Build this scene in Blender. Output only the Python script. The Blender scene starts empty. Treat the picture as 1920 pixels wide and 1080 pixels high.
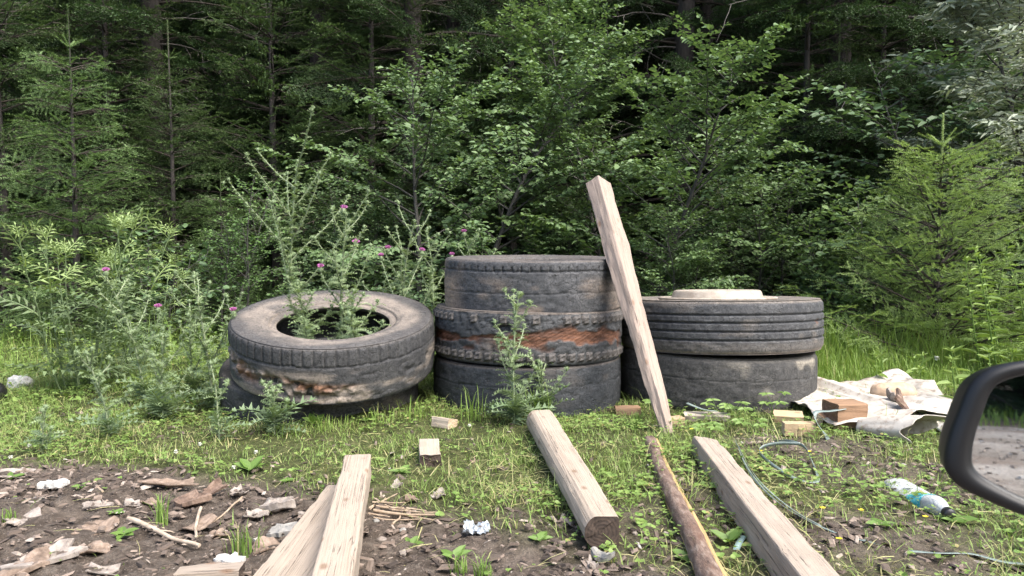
import bpy, math, random
import numpy as np
from mathutils import Vector, Matrix

R = math.radians
scene = bpy.context.scene
COL = scene.collection

# ------------------------------------------------------------------ camera
CAM_H, FOC, PITCH = 0.90, 1440.0, math.atan(94 / 1440.0)
cam_data = bpy.data.cameras.new('camera')
cam_data.sensor_width = 36.0
cam_data.lens = 36.0 * FOC / 1920.0
cam_data.clip_start = 0.02
cam_data.clip_end = 400.0
cam_data.dof.use_dof = True
cam_data.dof.focus_distance = 4.3
cam_data.dof.aperture_fstop = 11.0
cam = bpy.data.objects.new('camera', cam_data)
cam.location = (0, 0, CAM_H)
cam.rotation_euler = (R(90) - PITCH, 0, 0)
COL.objects.link(cam)
scene.camera = cam

# ------------------------------------------------------------------ light
SUN_EL, SUN_AZ = 54.0, 48.0        # azimuth measured from -Y (behind the camera) towards +X
world = bpy.data.worlds.new('World')
scene.world = world
world.use_nodes = True
wn = world.node_tree.nodes
sky = wn.new('ShaderNodeTexSky')
sky.sky_type = 'NISHITA'
sky.sun_disc = False
sky.sun_elevation = R(SUN_EL)
sky.sun_rotation = R(180.0 - SUN_AZ)
sky.air_density = 1.0
sky.dust_density = 3.5
sky.ozone_density = 0.6
wn['Background'].inputs['Strength'].default_value = 0.11
world.node_tree.links.new(sky.outputs['Color'], wn['Background'].inputs['Color'])
sun_data = bpy.data.lights.new('sun', 'SUN')
sun_data.energy = 1.5
sun_data.angle = R(40)
sun_data.color = (1.0, 0.97, 0.92)
sun = bpy.data.objects.new('sun', sun_data)
az, el = R(SUN_AZ), R(SUN_EL)
to_sun = Vector((math.sin(az) * math.cos(el), -math.cos(az) * math.cos(el), math.sin(el)))
sun.rotation_euler = to_sun.to_track_quat('Z', 'Y').to_euler()
sun.location = (3, -2, 8)
COL.objects.link(sun)

vs = scene.view_settings
vs.view_transform = 'Standard'
vs.look = 'None'
vs.gamma = 1.0
vs.use_curve_mapping = False
vs.exposure = 2.05
scene.cycles.use_denoising = True
scene.cycles.max_bounces = 6
scene.cycles.diffuse_bounces = 3
scene.cycles.glossy_bounces = 3
scene.cycles.transmission_bounces = 6
scene.cycles.transparent_max_bounces = 6
scene.cycles.sample_clamp_indirect = 4.0

# ------------------------------------------------------------------ helpers
rng = np.random.default_rng(7)

def ray(px, py):
    x, y = (px - 960) / FOC, -(py - 540) / FOC
    c, s = math.cos(PITCH), math.sin(PITCH)
    return np.array([x, c + y * s, -s + y * c])

def at(px, py, Y):
    d = ray(px, py)
    return np.array([0, 0, CAM_H]) + d * (Y / d[1])

def gp(px, py, z=0.0):
    d = ray(px, py)
    return np.array([0, 0, CAM_H]) + d * ((z - CAM_H) / d[2])

def _hash(ix, iy, iz, seed):
    h = (ix.astype(np.int64) * 374761393 + iy.astype(np.int64) * 668265263 + iz.astype(np.int64) * 2147483647 + seed * 144665) & 0xffffffff
    h = ((h ^ (h >> 13)) * 1274126177) & 0xffffffff
    h = ((h ^ (h >> 16)) * 2246822519) & 0xffffffff
    return ((h ^ (h >> 15)) & 0xffffff) / float(0xffffff)

def noise(x, y, z=0.0, seed=0):
    """smooth value noise, -1..1"""
    x, y, z = np.broadcast_arrays(np.asarray(x, float), np.asarray(y, float), np.asarray(z, float))
    ix, iy, iz = np.floor(x), np.floor(y), np.floor(z)
    fx, fy, fz = x - ix, y - iy, z - iz
    fx, fy, fz = [f * f * (3 - 2 * f) for f in (fx, fy, fz)]
    out = 0
    for dx in (0, 1):
        for dy in (0, 1):
            for dz in (0, 1):
                w = (fx if dx else 1 - fx) * (fy if dy else 1 - fy) * (fz if dz else 1 - fz)
                out = out + w * _hash(ix + dx, iy + dy, iz + dz, seed)
    return out * 2 - 1

def fbm(x, y, z=0.0, seed=0, octs=3):
    o, a, f = 0, 1.0, 1.0
    for i in range(octs):
        o = o + a * noise(x * f, y * f, np.asarray(z) * f, seed + i * 17)
        a *= .5
        f *= 2.03
    return o

def sstep(a, b, x):
    t = np.clip((np.asarray(x, float) - a) / (b - a), 0, 1)
    return t * t * (3 - 2 * t)

def norm(v):
    v = np.asarray(v, float)
    return v / np.maximum(np.linalg.norm(v, axis=-1, keepdims=True), 1e-9)

def frames(d, up):
    """rows -> matrices whose columns are (dir, side, normal)"""
    d = norm(d)
    s = norm(np.cross(up, d))
    n = np.cross(d, s)
    return np.stack([d, s, n], axis=-1)

class MB:
    """collects geometry; build() links it as ONE mesh object"""
    def __init__(self):
        self.v, self.f3, self.f4, self.a, self.b = [], [], [], [], []
        self.m3, self.m4 = [], []
        self.n = 0

    def add(self, V, F, a=0.0, b=0.0, mat=0):
        V = np.asarray(V, float).reshape(-1, 3)
        F = np.asarray(F, int)
        k = len(V)
        self.v.append(V)
        self.a.append(np.broadcast_to(np.asarray(a, float), (k,)))
        self.b.append(np.broadcast_to(np.asarray(b, float), (k,)))
        if F.size:
            if F.shape[1] == 3:
                self.f3.append(F + self.n)
                self.m3.append(np.broadcast_to(np.asarray(mat, int), (len(F),)))
            else:
                self.f4.append(F + self.n)
                self.m4.append(np.broadcast_to(np.asarray(mat, int), (len(F),)))
        self.n += k

    def inst(self, T, M, P, S, a=0.0, b=0.0, mat=0):
        """copies of template T=(V,F) at matrices M, points P, scales S (n or n,3)"""
        V, F = T
        n, k = len(P), len(V)
        if n == 0:
            return
        S = np.asarray(S, float)
        if S.ndim == 1:
            S = S[:, None]
        W = np.einsum('nij,nkj->nki', M, V[None] * S[:, None, :]) + np.asarray(P)[:, None, :]
        FF = (F[None] + (np.arange(n) * k)[:, None, None]).reshape(-1, F.shape[1])
        aa = np.repeat(np.broadcast_to(np.asarray(a, float), (n,)), k)
        bb = np.repeat(np.broadcast_to(np.asarray(b, float), (n,)), k)
        if isinstance(b, np.ndarray) and b.ndim == 2:
            bb = b.reshape(-1)
        self.add(W.reshape(-1, 3), FF, aa, bb, mat)

    def mesh(self, name, mats, smooth=False):
        me = bpy.data.meshes.new(name)
        V = np.concatenate(self.v)
        f3 = np.concatenate(self.f3) if self.f3 else np.zeros((0, 3), int)
        f4 = np.concatenate(self.f4) if self.f4 else np.zeros((0, 4), int)
        mi = np.concatenate((self.m3 or [np.zeros(0, int)]) + (self.m4 or [np.zeros(0, int)]))
        me.vertices.add(len(V))
        me.vertices.foreach_set('co', V.astype(np.float32).ravel())
        loops = np.concatenate([f3.ravel(), f4.ravel()]).astype(np.int32)
        me.loops.add(len(loops))
        me.loops.foreach_set('vertex_index', loops)
        npoly = len(f3) + len(f4)
        me.polygons.add(npoly)
        st = np.concatenate([np.arange(len(f3)) * 3, len(f3) * 3 + np.arange(len(f4)) * 4]).astype(np.int32)
        me.polygons.foreach_set('loop_start', st)
        me.polygons.foreach_set('material_index', mi.astype(np.int32))
        me.polygons.foreach_set('use_smooth', np.full(npoly, bool(smooth)))
        for m in (mats if isinstance(mats, (list, tuple)) else [mats]):
            me.materials.append(m)
        for nm, arr in (('va', self.a), ('vb', self.b)):
            at_ = me.attributes.new(nm, 'FLOAT', 'POINT')
            at_.data.foreach_set('value', np.concatenate(arr).astype(np.float32))
        me.update(calc_edges=True)
        me.validate()
        return me

    def build(self, name, mats, parent=None, smooth=False, loc=None):
        return link(name, self.mesh(name, mats, smooth), parent, loc)

def link(name, me, parent=None, loc=None):
    o = bpy.data.objects.new(name, me)
    if parent is not None:
        o.parent = parent
    if loc is not None:
        o.location = loc
    COL.objects.link(o)
    return o

def tag(o, label=None, cat=None, group=None, kind=None):
    for k, v in (('label', label), ('category', cat), ('group', group), ('kind', kind)):
        if v:
            o[k] = v
    return o

def empty(name, loc=(0, 0, 0), rz=0.0):
    o = bpy.data.objects.new(name, None)
    o.empty_display_size = 0.05
    o.location = loc
    o.rotation_euler = (0, 0, rz)
    COL.objects.link(o)
    return o

def copy_tree(o, parent=None):
    c = o.copy()
    COL.objects.link(c)
    c.parent = parent
    for ch in list(KIDS.get(o.name, [])):
        copy_tree(ch, c)
    return c
KIDS = {}

def kid(parent, o):
    KIDS.setdefault(parent.name, []).append(o)
    return o

def tube(mb, pts, rad, sides=6, a=0.0, b=0.0, mat=0, cap=True):
    pts = np.asarray(pts, float)
    n = len(pts)
    rad = np.broadcast_to(np.asarray(rad, float), (n,))
    t = np.gradient(pts, axis=0)
    t = norm(t)
    ref = np.array([0.0, 0.0, 1.0]) if abs(t[:, 2]).mean() < .8 else np.array([1.0, 0.0, 0.0])
    s = norm(np.cross(np.broadcast_to(ref, t.shape), t))
    u = np.cross(t, s)
    ang = np.arange(sides) * 2 * math.pi / sides
    ring = np.cos(ang)[None, :, None] * s[:, None] + np.sin(ang)[None, :, None] * u[:, None]
    V = pts[:, None] + ring * rad[:, None, None]
    V = V.reshape(-1, 3)
    i = np.arange(n - 1)[:, None] * sides
    j = np.arange(sides)[None]
    jn = (j + 1) % sides
    F = np.stack([i + j, i + jn, i + sides + jn, i + sides + j], -1).reshape(-1, 4)
    aa = np.repeat(np.broadcast_to(np.asarray(a, float), (n,)), sides)
    mb.add(V, F, aa, b, mat)
    if cap:
        for k, fl in ((0, True), (n - 1, False)):
            c = np.vstack([pts[k], V[k * sides:(k + 1) * sides]])
            f = np.stack([np.zeros(sides, int), 1 + np.arange(sides), 1 + (np.arange(sides) + 1) % sides], -1)
            mb.add(c, f[:, ::-1] if fl else f, aa[k * sides], b, mat)

# ------------------------------------------------------------------ materials
def nmat(name):
    m = bpy.data.materials.new(name)
    m.use_nodes = True
    nt = m.node_tree
    return m, nt, nt.nodes['Principled BSDF'], nt.nodes['Material Output']

def N(nt, typ, **kw):
    n = nt.nodes.new(typ)
    for k, v in kw.items():
        if k in n.inputs:
            n.inputs[k].default_value = v
        else:
            setattr(n, k, v)
    return n

def ramp(nt, src, stops):
    r = nt.nodes.new('ShaderNodeValToRGB')
    el_ = r.color_ramp.elements
    while len(el_) > 1:
        el_.remove(el_[-1])
    el_[0].position, el_[0].color = stops[0][0], tuple(stops[0][1]) + (1,)
    for p, c in stops[1:]:
        e = el_.new(p)
        e.color = tuple(c) + (1,)
    nt.links.new(src, r.inputs[0])
    return r.outputs[0]

def fac(nt, src, lo, hi):
    mr = nt.nodes.new('ShaderNodeMapRange')
    mr.inputs['From Min'].default_value = lo
    mr.inputs['From Max'].default_value = hi
    nt.links.new(src, mr.inputs['Value'])
    return mr.outputs[0]

def mix(nt, f, a, b, mode='MIX'):
    m = nt.nodes.new('ShaderNodeMix')
    m.data_type = 'RGBA'
    m.blend_type = mode
    for sock, val in ((m.inputs[0], f), (m.inputs[6], a), (m.inputs[7], b)):
        if hasattr(val, 'is_output'):
            nt.links.new(val, sock)
        elif isinstance(val, (int, float)):
            sock.default_value = val
        else:
            sock.default_value = tuple(val) + (1,) if len(val) == 3 else val
    return m.outputs[2]

def mth(nt, op, a, b=0.0):
    m = nt.nodes.new('ShaderNodeMath')
    m.operation = op
    for s, v in zip(m.inputs, (a, b)):
        if hasattr(v, 'is_output'):
            nt.links.new(v, s)
        else:
            s.default_value = v
    return m.outputs[0]

def coords(nt, scale=(1, 1, 1), kind='Object'):
    tc = nt.nodes.new('ShaderNodeTexCoord')
    mp = nt.nodes.new('ShaderNodeMapping')
    mp.inputs['Scale'].default_value = scale
    nt.links.new(tc.outputs[kind], mp.inputs['Vector'])
    return mp.outputs[0]

def tnoise(nt, vec, scale, detail=4.0, rough=.55, dist=0.0):
    n = N(nt, 'ShaderNodeTexNoise', Scale=scale, Detail=detail, Roughness=rough, Distortion=dist)
    nt.links.new(vec, n.inputs['Vector'])
    return n.outputs['Fac']

def attr(nt, name):
    a = nt.nodes.new('ShaderNodeAttribute')
    a.attribute_name = name
    return a.outputs['Fac']

def bump(nt, bsdf, h, strength=.5, dist=.01):
    b = nt.nodes.new('ShaderNodeBump')
    b.inputs['Strength'].default_value = strength
    b.inputs['Distance'].default_value = dist
    nt.links.new(h, b.inputs['Height'])
    nt.links.new(b.outputs[0], bsdf.inputs['Normal'])

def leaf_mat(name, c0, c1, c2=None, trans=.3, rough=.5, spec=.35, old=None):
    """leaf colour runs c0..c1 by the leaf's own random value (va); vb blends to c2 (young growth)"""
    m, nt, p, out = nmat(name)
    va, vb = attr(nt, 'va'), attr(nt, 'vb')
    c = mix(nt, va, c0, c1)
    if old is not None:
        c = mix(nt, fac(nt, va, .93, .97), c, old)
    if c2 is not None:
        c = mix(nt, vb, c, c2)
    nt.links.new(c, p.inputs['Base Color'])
    p.inputs['Roughness'].default_value = rough
    p.inputs['Specular IOR Level'].default_value = spec
    if trans > 0:
        t = nt.nodes.new('ShaderNodeBsdfTranslucent')
        cc = mix(nt, 1.0, c, (1.0, 1.05, .55), 'MULTIPLY')
        nt.links.new(cc, t.inputs['Color'])
        ms = nt.nodes.new('ShaderNodeMixShader')
        ms.inputs[0].default_value = trans
        nt.links.new(p.outputs[0], ms.inputs[1])
        nt.links.new(t.outputs[0], ms.inputs[2])
        nt.links.new(ms.outputs[0], out.inputs['Surface'])
    return m

M = {}
M['alder'] = leaf_mat('alder_leaf', (.095, .16, .066), (.158, .24, .105), (.205, .30, .11), rough=.5, spec=.4)
M['alder_dark'] = leaf_mat('sallow_leaf', (.082, .142, .07), (.13, .205, .10), (.16, .25, .10), rough=.5, spec=.35)
M['small_leaf'] = leaf_mat('small_leaf', (.07, .135, .042), (.11, .2, .06), (.15, .25, .07))
M['willow'] = leaf_mat('willow_leaf', (.19, .225, .165), (.28, .32, .235), trans=.2)
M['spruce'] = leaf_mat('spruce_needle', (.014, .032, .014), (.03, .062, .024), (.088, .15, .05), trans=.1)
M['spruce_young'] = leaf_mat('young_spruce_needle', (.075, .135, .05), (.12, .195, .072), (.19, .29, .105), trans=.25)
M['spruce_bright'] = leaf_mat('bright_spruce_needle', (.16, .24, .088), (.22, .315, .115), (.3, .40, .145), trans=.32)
M['thistle'] = leaf_mat('thistle_leaf', (.155, .225, .12), (.235, .305, .185), (.27, .35, .16), trans=.3)
M['thistle_stem'] = leaf_mat('thistle_stem', (.17, .215, .12), (.24, .28, .17), trans=0)
M['pink'] = leaf_mat('thistle_flower', (.5, .16, .44), (.64, .28, .56), trans=.25)
M['mugwort'] = leaf_mat('lobed_leaf', (.135, .19, .09), (.2, .265, .13), (.27, .36, .115), trans=.25)
M['herb'] = leaf_mat('herb_leaf', (.115, .2, .042), (.205, .31, .08), (.28, .35, .105), trans=.3, old=(.3, .25, .1))
M['grass'] = leaf_mat('grass_blade', (.13, .22, .046), (.23, .34, .086), (.48, .43, .22), trans=.32)
M['tall_grass'] = leaf_mat('tall_grass_blade', (.18, .28, .058), (.28, .40, .10), (.36, .34, .15), trans=.35)
M['petal_white'] = leaf_mat('white_petal', (.7, .7, .64), (.8, .8, .76), trans=.2)
M['petal_yellow'] = leaf_mat('yellow_petal', (.75, .6, .03), (.85, .7, .06), trans=.2)

def bark_mat(name, c0, c1, scale=30):
    m, nt, p, out = nmat(name)
    v = coords(nt, (1, 1, .25))
    n1 = tnoise(nt, v, scale, 6, .65)
    nt.links.new(ramp(nt, n1, [(.3, c0), (.7, c1)]), p.inputs['Base Color'])
    p.inputs['Roughness'].default_value = .9
    bump(nt, p, n1, .8, .01)
    return m
M['bark'] = bark_mat('spruce_bark', (.018, .015, .013), (.058, .05, .044))
M['live_twig'] = bark_mat('live_twig', (.02, .016, .012), (.06, .048, .036), 60)
M['twig'] = bark_mat('grey_twig', (.09, .08, .072), (.2, .185, .165), 60)
M['alder_bark'] = bark_mat('alder_bark', (.03, .029, .025), (.085, .08, .07), 40)

def wood_mat(name, light, dark, stain=.35, seed=0.0, ends=None):
    """sawn softwood, grain along local X"""
    m, nt, p, out = nmat(name)
    tc = nt.nodes.new('ShaderNodeTexCoord')
    mp = nt.nodes.new('ShaderNodeMapping')
    mp.inputs['Location'].default_value = (seed * 3.7, seed * 1.3, seed * 2.1)
    mp.inputs['Scale'].default_value = (.4, 14, 14)
    nt.links.new(tc.outputs['Object'], mp.inputs['Vector'])
    g = tnoise(nt, mp.outputs[0], 5.0, 5, .6, .6)
    mp2 = nt.nodes.new('ShaderNodeMapping')
    mp2.inputs['Location'].default_value = (seed, seed * 2, seed)
    mp2.inputs['Scale'].default_value = (.6, 46, 46)
    nt.links.new(tc.outputs['Object'], mp2.inputs['Vector'])
    fine = tnoise(nt, mp2.outputs[0], 6.0, 3, .7)
    mp3 = nt.nodes.new('ShaderNodeMapping')
    mp3.inputs['Location'].default_value = (seed * 5, 0, seed)
    mp3.inputs['Scale'].default_value = (1, 1.6, 1.6)
    nt.links.new(tc.outputs['Object'], mp3.inputs['Vector'])
    blot = tnoise(nt, mp3.outputs[0], 6.0, 4, .6)
    c = ramp(nt, g, [(.22, dark), (.44, light), (.75, [min(1, x * 1.07) for x in light])])
    c = mix(nt, mth(nt, 'MULTIPLY', fac(nt, fine, .5, .72), .45), c, dark)
    c = mix(nt, mth(nt, 'MULTIPLY', fac(nt, blot, .5, .75), stain), c, (.2, .165, .125))
    # drying checks: sparse thin dark lines along the grain
    mp4 = nt.nodes.new('ShaderNodeMapping')
    mp4.inputs['Location'].default_value = (seed * 2, seed, 0)
    mp4.inputs['Scale'].default_value = (.28, 22, 22)
    nt.links.new(tc.outputs['Object'], mp4.inputs['Vector'])
    ck = tnoise(nt, mp4.outputs[0], 3.0, 2, .5, .3)
    line = mth(nt, 'SUBTRACT', 1.0, fac(nt, mth(nt, 'ABSOLUTE', mth(nt, 'SUBTRACT', ck, .5)), .0, .012))
    line = mth(nt, 'MULTIPLY', line, fac(nt, blot, .44, .56))
    c = mix(nt, mth(nt, 'MULTIPLY', line, .75), c, (.06, .045, .035))
    geo = nt.nodes.new('ShaderNodeNewGeometry')
    sx = nt.nodes.new('ShaderNodeSeparateXYZ')
    nt.links.new(geo.outputs['Position'], sx.inputs[0])
    splash = mth(nt, 'SUBTRACT', 1.0, fac(nt, mth(nt, 'ADD', sx.outputs['Z'], mth(nt, 'MULTIPLY', mth(nt, 'SUBTRACT', blot, .5), .08)), .002, .035))
    c = mix(nt, mth(nt, 'MULTIPLY', splash, .45), c, (.13, .10, .075))
    # knots
    vo = N(nt, 'ShaderNodeTexVoronoi', Scale=3.0)
    mp5 = nt.nodes.new('ShaderNodeMapping')
    mp5.inputs['Location'].default_value = (seed * 1.9, seed * .7, seed * 1.1)
    mp5.inputs['Scale'].default_value = (2.0, 4.0, 4.0)
    nt.links.new(tc.outputs['Object'], mp5.inputs['Vector'])
    nt.links.new(mp5.outputs[0], vo.inputs['Vector'])
    kn = mth(nt, 'SUBTRACT', 1.0, fac(nt, vo.outputs['Distance'], .07, .15))
    c = mix(nt, mth(nt, 'MULTIPLY', kn, .7), c, (.17, .1, .06))
    nt.links.new(c, p.inputs['Base Color'])
    p.inputs['Roughness'].default_value = .85
    p.inputs['Specular IOR Level'].default_value = .2
    h = mth(nt, 'SUBTRACT', mth(nt, 'ADD', g, mth(nt, 'MULTIPLY', fine, .6)), mth(nt, 'MULTIPLY', line, 1.5))
    bump(nt, p, h, .55, .006)
    return m

def endgrain_mat(name, c0, c1):
    m, nt, p, out = nmat(name)
    v = coords(nt, (1, 1, 1))
    w = N(nt, 'ShaderNodeTexWave', wave_type='RINGS', Scale=30.0, Distortion=5.0, Detail=3.0)
    w.rings_direction = 'X'
    nt.links.new(v, w.inputs['Vector'])
    n1 = tnoise(nt, v, 60, 4, .6)
    f_ = mth(nt, 'ADD', mth(nt, 'MULTIPLY', w.outputs['Fac'], .2), mth(nt, 'MULTIPLY', n1, .8))
    nt.links.new(ramp(nt, f_, [(.25, c0), (.75, c1)]), p.inputs['Base Color'])
    p.inputs['Roughness'].default_value = .9
    bump(nt, p, f_, .5, .004)
    return m

W_PALE = ((.35, .29, .23), (.24, .19, .145))
W_GREY = ((.315, .263, .213), (.205, .166, .13))
W_TAN = ((.315, .25, .207), (.215, .163, .13))
M['end_light'] = endgrain_mat('end_grain_light', (.3, .22, .14), (.52, .42, .3))
M['end_dark'] = endgrain_mat('end_grain_dark', (.022, .015, .011), (.07, .048, .035))
M['end_brown'] = endgrain_mat('end_grain_brown', (.1, .055, .03), (.22, .13, .08))
# ------------------------------------------------------------------ terrain
def gz(x, y):
    x, y = np.asarray(x, float), np.asarray(y, float)
    z = .02 * fbm(x * 1.3, y * 1.3, 0, 3) + .007 * fbm(x * 7, y * 7, 0, 9, 2)
    z = z * sstep(1.2, 2.0, y)
    z = z + .05 * sstep(4.6, 6.5, y) * fbm(x * .6, y * .6, 0, 21)
    z = z + .09 * np.maximum(y - 9.5, 0) + .55 * np.maximum(y - 15, 0)
    return z

def gz1(x, y):
    return float(gz(np.array([x]), np.array([y]))[0])

def dirt(x, y):
    """1 = bare soil, 0 = grown over"""
    x, y = np.asarray(x, float), np.asarray(y, float)
    yb = np.interp(x, [-3, -1.95, -1.3, -.9, -.45, -.1, .3, .8], [3.05, 3.0, 2.93, 2.86, 2.72, 2.45, 2.1, 1.9])
    w = .10 * fbm(x * 3, y * 3, 0, 31)
    d = sstep(.10, -.16, y - yb + w)
    p = .85 * np.exp(-(((x - 1.3) / .33) ** 2 + ((y - 3.22) / .24) ** 2) ** 1.5)
    p = np.maximum(p, .95 * np.exp(-(((x - 1.05) / .4) ** 2 + ((y - 2.2) / .3) ** 2) ** 1.5))
    p = np.maximum(p, .75 * np.exp(-(((x - 1.5) / .4) ** 2 + ((y - 2.75) / .3) ** 2) ** 1.5))
    p = np.maximum(p, .62 * np.exp(-(((x - .3) / .5) ** 2 + ((y - 2.25) / .4) ** 2) ** 1.5))
    p = np.maximum(p, .5 * np.exp(-(((x - .62) / .16) ** 2 + ((y - 2.55) / .35) ** 2) ** 1.5))
    return np.clip(np.maximum(d, p + .25 * fbm(x * 5, y * 5, 0, 41) * (p > .05)), 0, 1)

def axis(parts):
    out = [np.array([parts[0][0]])]
    for a_, b_, s_ in parts:
        out.append(np.arange(a_, b_, s_)[1:])
        out.append(np.array([b_]))
    return np.unique(np.round(np.concatenate(out), 4))

xs = axis([(-60, -12, 3), (-12, -4, .5), (-4, -2.2, .1), (-2.2, 2.4, .025), (2.4, 4, .1), (4, 12, .5), (12, 60, 3)])
ys = axis([(-40, -12, 2), (-12, 1.0, .5), (1.0, 1.6, .06), (1.6, 4.0, .024), (4.0, 8, .08), (8, 16, .4), (16, 45, 2)])
GX, GY = np.meshgrid(xs, ys)
GD = dirt(GX, GY)
GZ = gz(GX, GY)
near = sstep(1.4, 1.8, GY) * sstep(5, 4, GY) * sstep(3, 2.3, np.abs(GX))
GZ = GZ + near * (.006 + .010 * GD) * fbm(GX * 16, GY * 16, 0, 51, 3)
nx, ny = len(xs), len(ys)
i = (np.arange(ny - 1)[:, None] * nx + np.arange(nx - 1)[None]).ravel()
F = np.stack([i, i + 1, i + nx + 1, i + nx], -1)
mb = MB()
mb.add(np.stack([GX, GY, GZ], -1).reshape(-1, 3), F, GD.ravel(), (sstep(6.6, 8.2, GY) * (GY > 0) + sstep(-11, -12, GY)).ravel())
m, nt, p, out = nmat('soil')
v = coords(nt)
n_big, n_mid, n_fin = tnoise(nt, v, 2.2, 4), tnoise(nt, v, 26, 6, .7), tnoise(nt, v, 120, 4, .7)
soil = ramp(nt, n_mid, [(.28, (.036, .028, .022)), (.5, (.088, .07, .056)), (.72, (.165, .138, .113))])
soil = mix(nt, fac(nt, n_fin, .58, .68), soil, (.23, .195, .16))
soil = mix(nt, mth(nt, 'MULTIPLY', fac(nt, n_big, .5, .62), .5), soil, (.19, .155, .125))
turf = ramp(nt, n_mid, [(.3, (.028, .034, .012)), (.52, (.066, .076, .028)), (.75, (.17, .16, .078))])
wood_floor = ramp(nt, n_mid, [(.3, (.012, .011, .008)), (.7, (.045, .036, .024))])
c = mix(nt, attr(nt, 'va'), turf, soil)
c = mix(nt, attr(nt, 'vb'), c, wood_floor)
nt.links.new(c, p.inputs['Base Color'])
p.inputs['Roughness'].default_value = .95
p.inputs['Specular IOR Level'].default_value = .15
bump(nt, p, mth(nt, 'ADD', n_mid, mth(nt, 'MULTIPLY', n_fin, .6)), .9, .02)
M['soil'] = m
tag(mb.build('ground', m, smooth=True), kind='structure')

# gravel road behind the viewer (seen in the car mirror)
m, nt, p, out = nmat('gravel')
v = coords(nt)
vo = N(nt, 'ShaderNodeTexVoronoi', Scale=26.0)
nt.links.new(v, vo.inputs['Vector'])
n1, n2 = tnoise(nt, v, 1.1, 5, .6), tnoise(nt, v, 40, 4, .7)
vs_ = coords(nt, (.5, .9, 1))
n3 = tnoise(nt, vs_, 1.6, 4, .6)
c = ramp(nt, n1, [(.35, (.125, .1, .08)), (.5, (.22, .19, .162)), (.65, (.31, .28, .25))])
c = mix(nt, fac(nt, n2, .55, .75), c, (.5, .46, .42))
c = mix(nt, mth(nt, 'MULTIPLY', fac(nt, n3, .5, .6), .75), c, (.15, .11, .085))
nt.links.new(c, p.inputs['Base Color'])
p.inputs['Roughness'].default_value = .9
bump(nt, p, mth(nt, 'ADD', n2, vo.outputs['Distance']), .8, .03)
rx, ry = np.meshgrid(np.linspace(-30, 30, 120), np.linspace(-9.2, .9, 80))
rz = .006 + .03 * np.maximum(fbm(rx * .5, ry * 2, 0, 77), -.1) * sstep(.9, .0, ry) * sstep(-9.2, -8.4, ry) + .004
nxr = 120
i = (np.arange(79)[:, None] * nxr + np.arange(119)[None]).ravel()
mb = MB()
mb.add(np.stack([rx, ry, rz], -1).reshape(-1, 3), np.stack([i, i + 1, i + nxr + 1, i + nxr], -1))
tag(mb.build('gravel_road', m, smooth=True), kind='structure')

# ------------------------------------------------------------------ plant templates
def ovate(fold=.12, w=.36, droop=.12):
    V = np.array([[0, 0, 0], [.3, w, fold * .8], [.72, w * .72, fold * .6 - droop * .5], [1, 0, -droop],
                  [.72, -w * .72, fold * .6 - droop * .5], [.3, -w, fold * .8]])
    return V, np.array([[0, 5, 4, 3], [0, 3, 2, 1]])
OVATE, ROUND, LANCE = ovate(), ovate(.08, .46, .05), ovate(.06, .13, .2)

def make_lobed(n=4, ll=.38, lw=.05, rib=.028, arch=.35):
    """pinnate leaf along +X with narrow lobes"""
    V, F = [], []
    xs_ = np.linspace(0, 1, n + 2)
    zf = lambda t: arch * (t * .7 - t * t)
    for t in xs_:
        V += [[t, rib * (1 - .6 * t), zf(t)], [t, -rib * (1 - .6 * t), zf(t)]]
    for q in range(n + 1):
        F.append([2 * q, 2 * q + 1, 2 * q + 3, 2 * q + 2])
    for q in range(1, n + 2):
        t = xs_[q] - .05
        L = ll * (1 - .55 * abs(t - .45) * 1.6) if q <= n else ll * .8
        for s in ((-1, 1) if q <= n else (0,)):
            an = R(48) * s
            d = np.array([math.cos(an), math.sin(an), .0])
            sd = np.array([-math.sin(an), math.cos(an), 0])
            b0 = np.array([t, s * rib * .5, zf(t)])
            k = len(V)
            V += [list(b0), list(b0 + d * L * .45 + sd * lw + [0, 0, .05]), list(b0 + d * L + [0, 0, -.06]), list(b0 + d * L * .45 - sd * lw + [0, 0, .05])]
            F.append([k, k + 3, k + 2, k + 1])
    return np.array(V, float), np.array(F)
LOBED = make_lobed(4, .44, .04, .026, .35)
LOBED2 = make_lobed(3, .52, .042, .026, .15)

def make_spiny(n=6, ll=.26, arch=.5, seed=0):
    r_ = np.random.default_rng(seed)
    V, F = [], []
    zf = lambda t: arch * (t * .6 - t * t)
    ts = np.linspace(0, 1, n + 1)
    for t in ts:
        w = .045 * (1 - t * .8)
        V += [[t, w, zf(t) + .03], [t, -w, zf(t) + .03]]
    for q in range(n):
        F += [[2 * q, 2 * q + 1, 2 * q + 3], [2 * q, 2 * q + 3, 2 * q + 2]]
    for q in range(n):
        t = ts[q] + .06
        for s in (-1, 1):
            L = ll * (1.1 - .75 * t) * r_.uniform(.75, 1.2)
            for an_, up in ((R(62), .35), (R(35), -.25)):
                an = an_ * s * r_.uniform(.8, 1.2)
                d = np.array([math.cos(an), math.sin(an), up * r_.uniform(.3, 1.3)])
                k = len(V)
                V += [[t - .05, s * .03, zf(t)], [t + .06, s * .03, zf(t + .06)], list(np.array([t, s * .03, zf(t)]) + d * L)]
                F.append([k, k + 1, k + 2])
    return np.array(V, float), np.array(F)
SPINY = [make_spiny(6, .26, .5, 1), make_spiny(7, .3, .8, 2), make_spiny(5, .34, .3, 3)]
BLADE = (np.array([[0, -.5, 0], [0, .5, 0], [.12, -.42, .5], [.12, .42, .5], [.45, -.22, .86], [.45, .22, .86], [1.0, 0, 1.0]]),
         np.array([[0, 1, 3], [0, 3, 2], [2, 3, 5], [2, 5, 4], [4, 5, 6]]))
NEEDLE = (np.array([[0, -.5, 0], [0, .5, 0], [1, 0, .0]]), np.array([[0, 1, 2]]))

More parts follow.
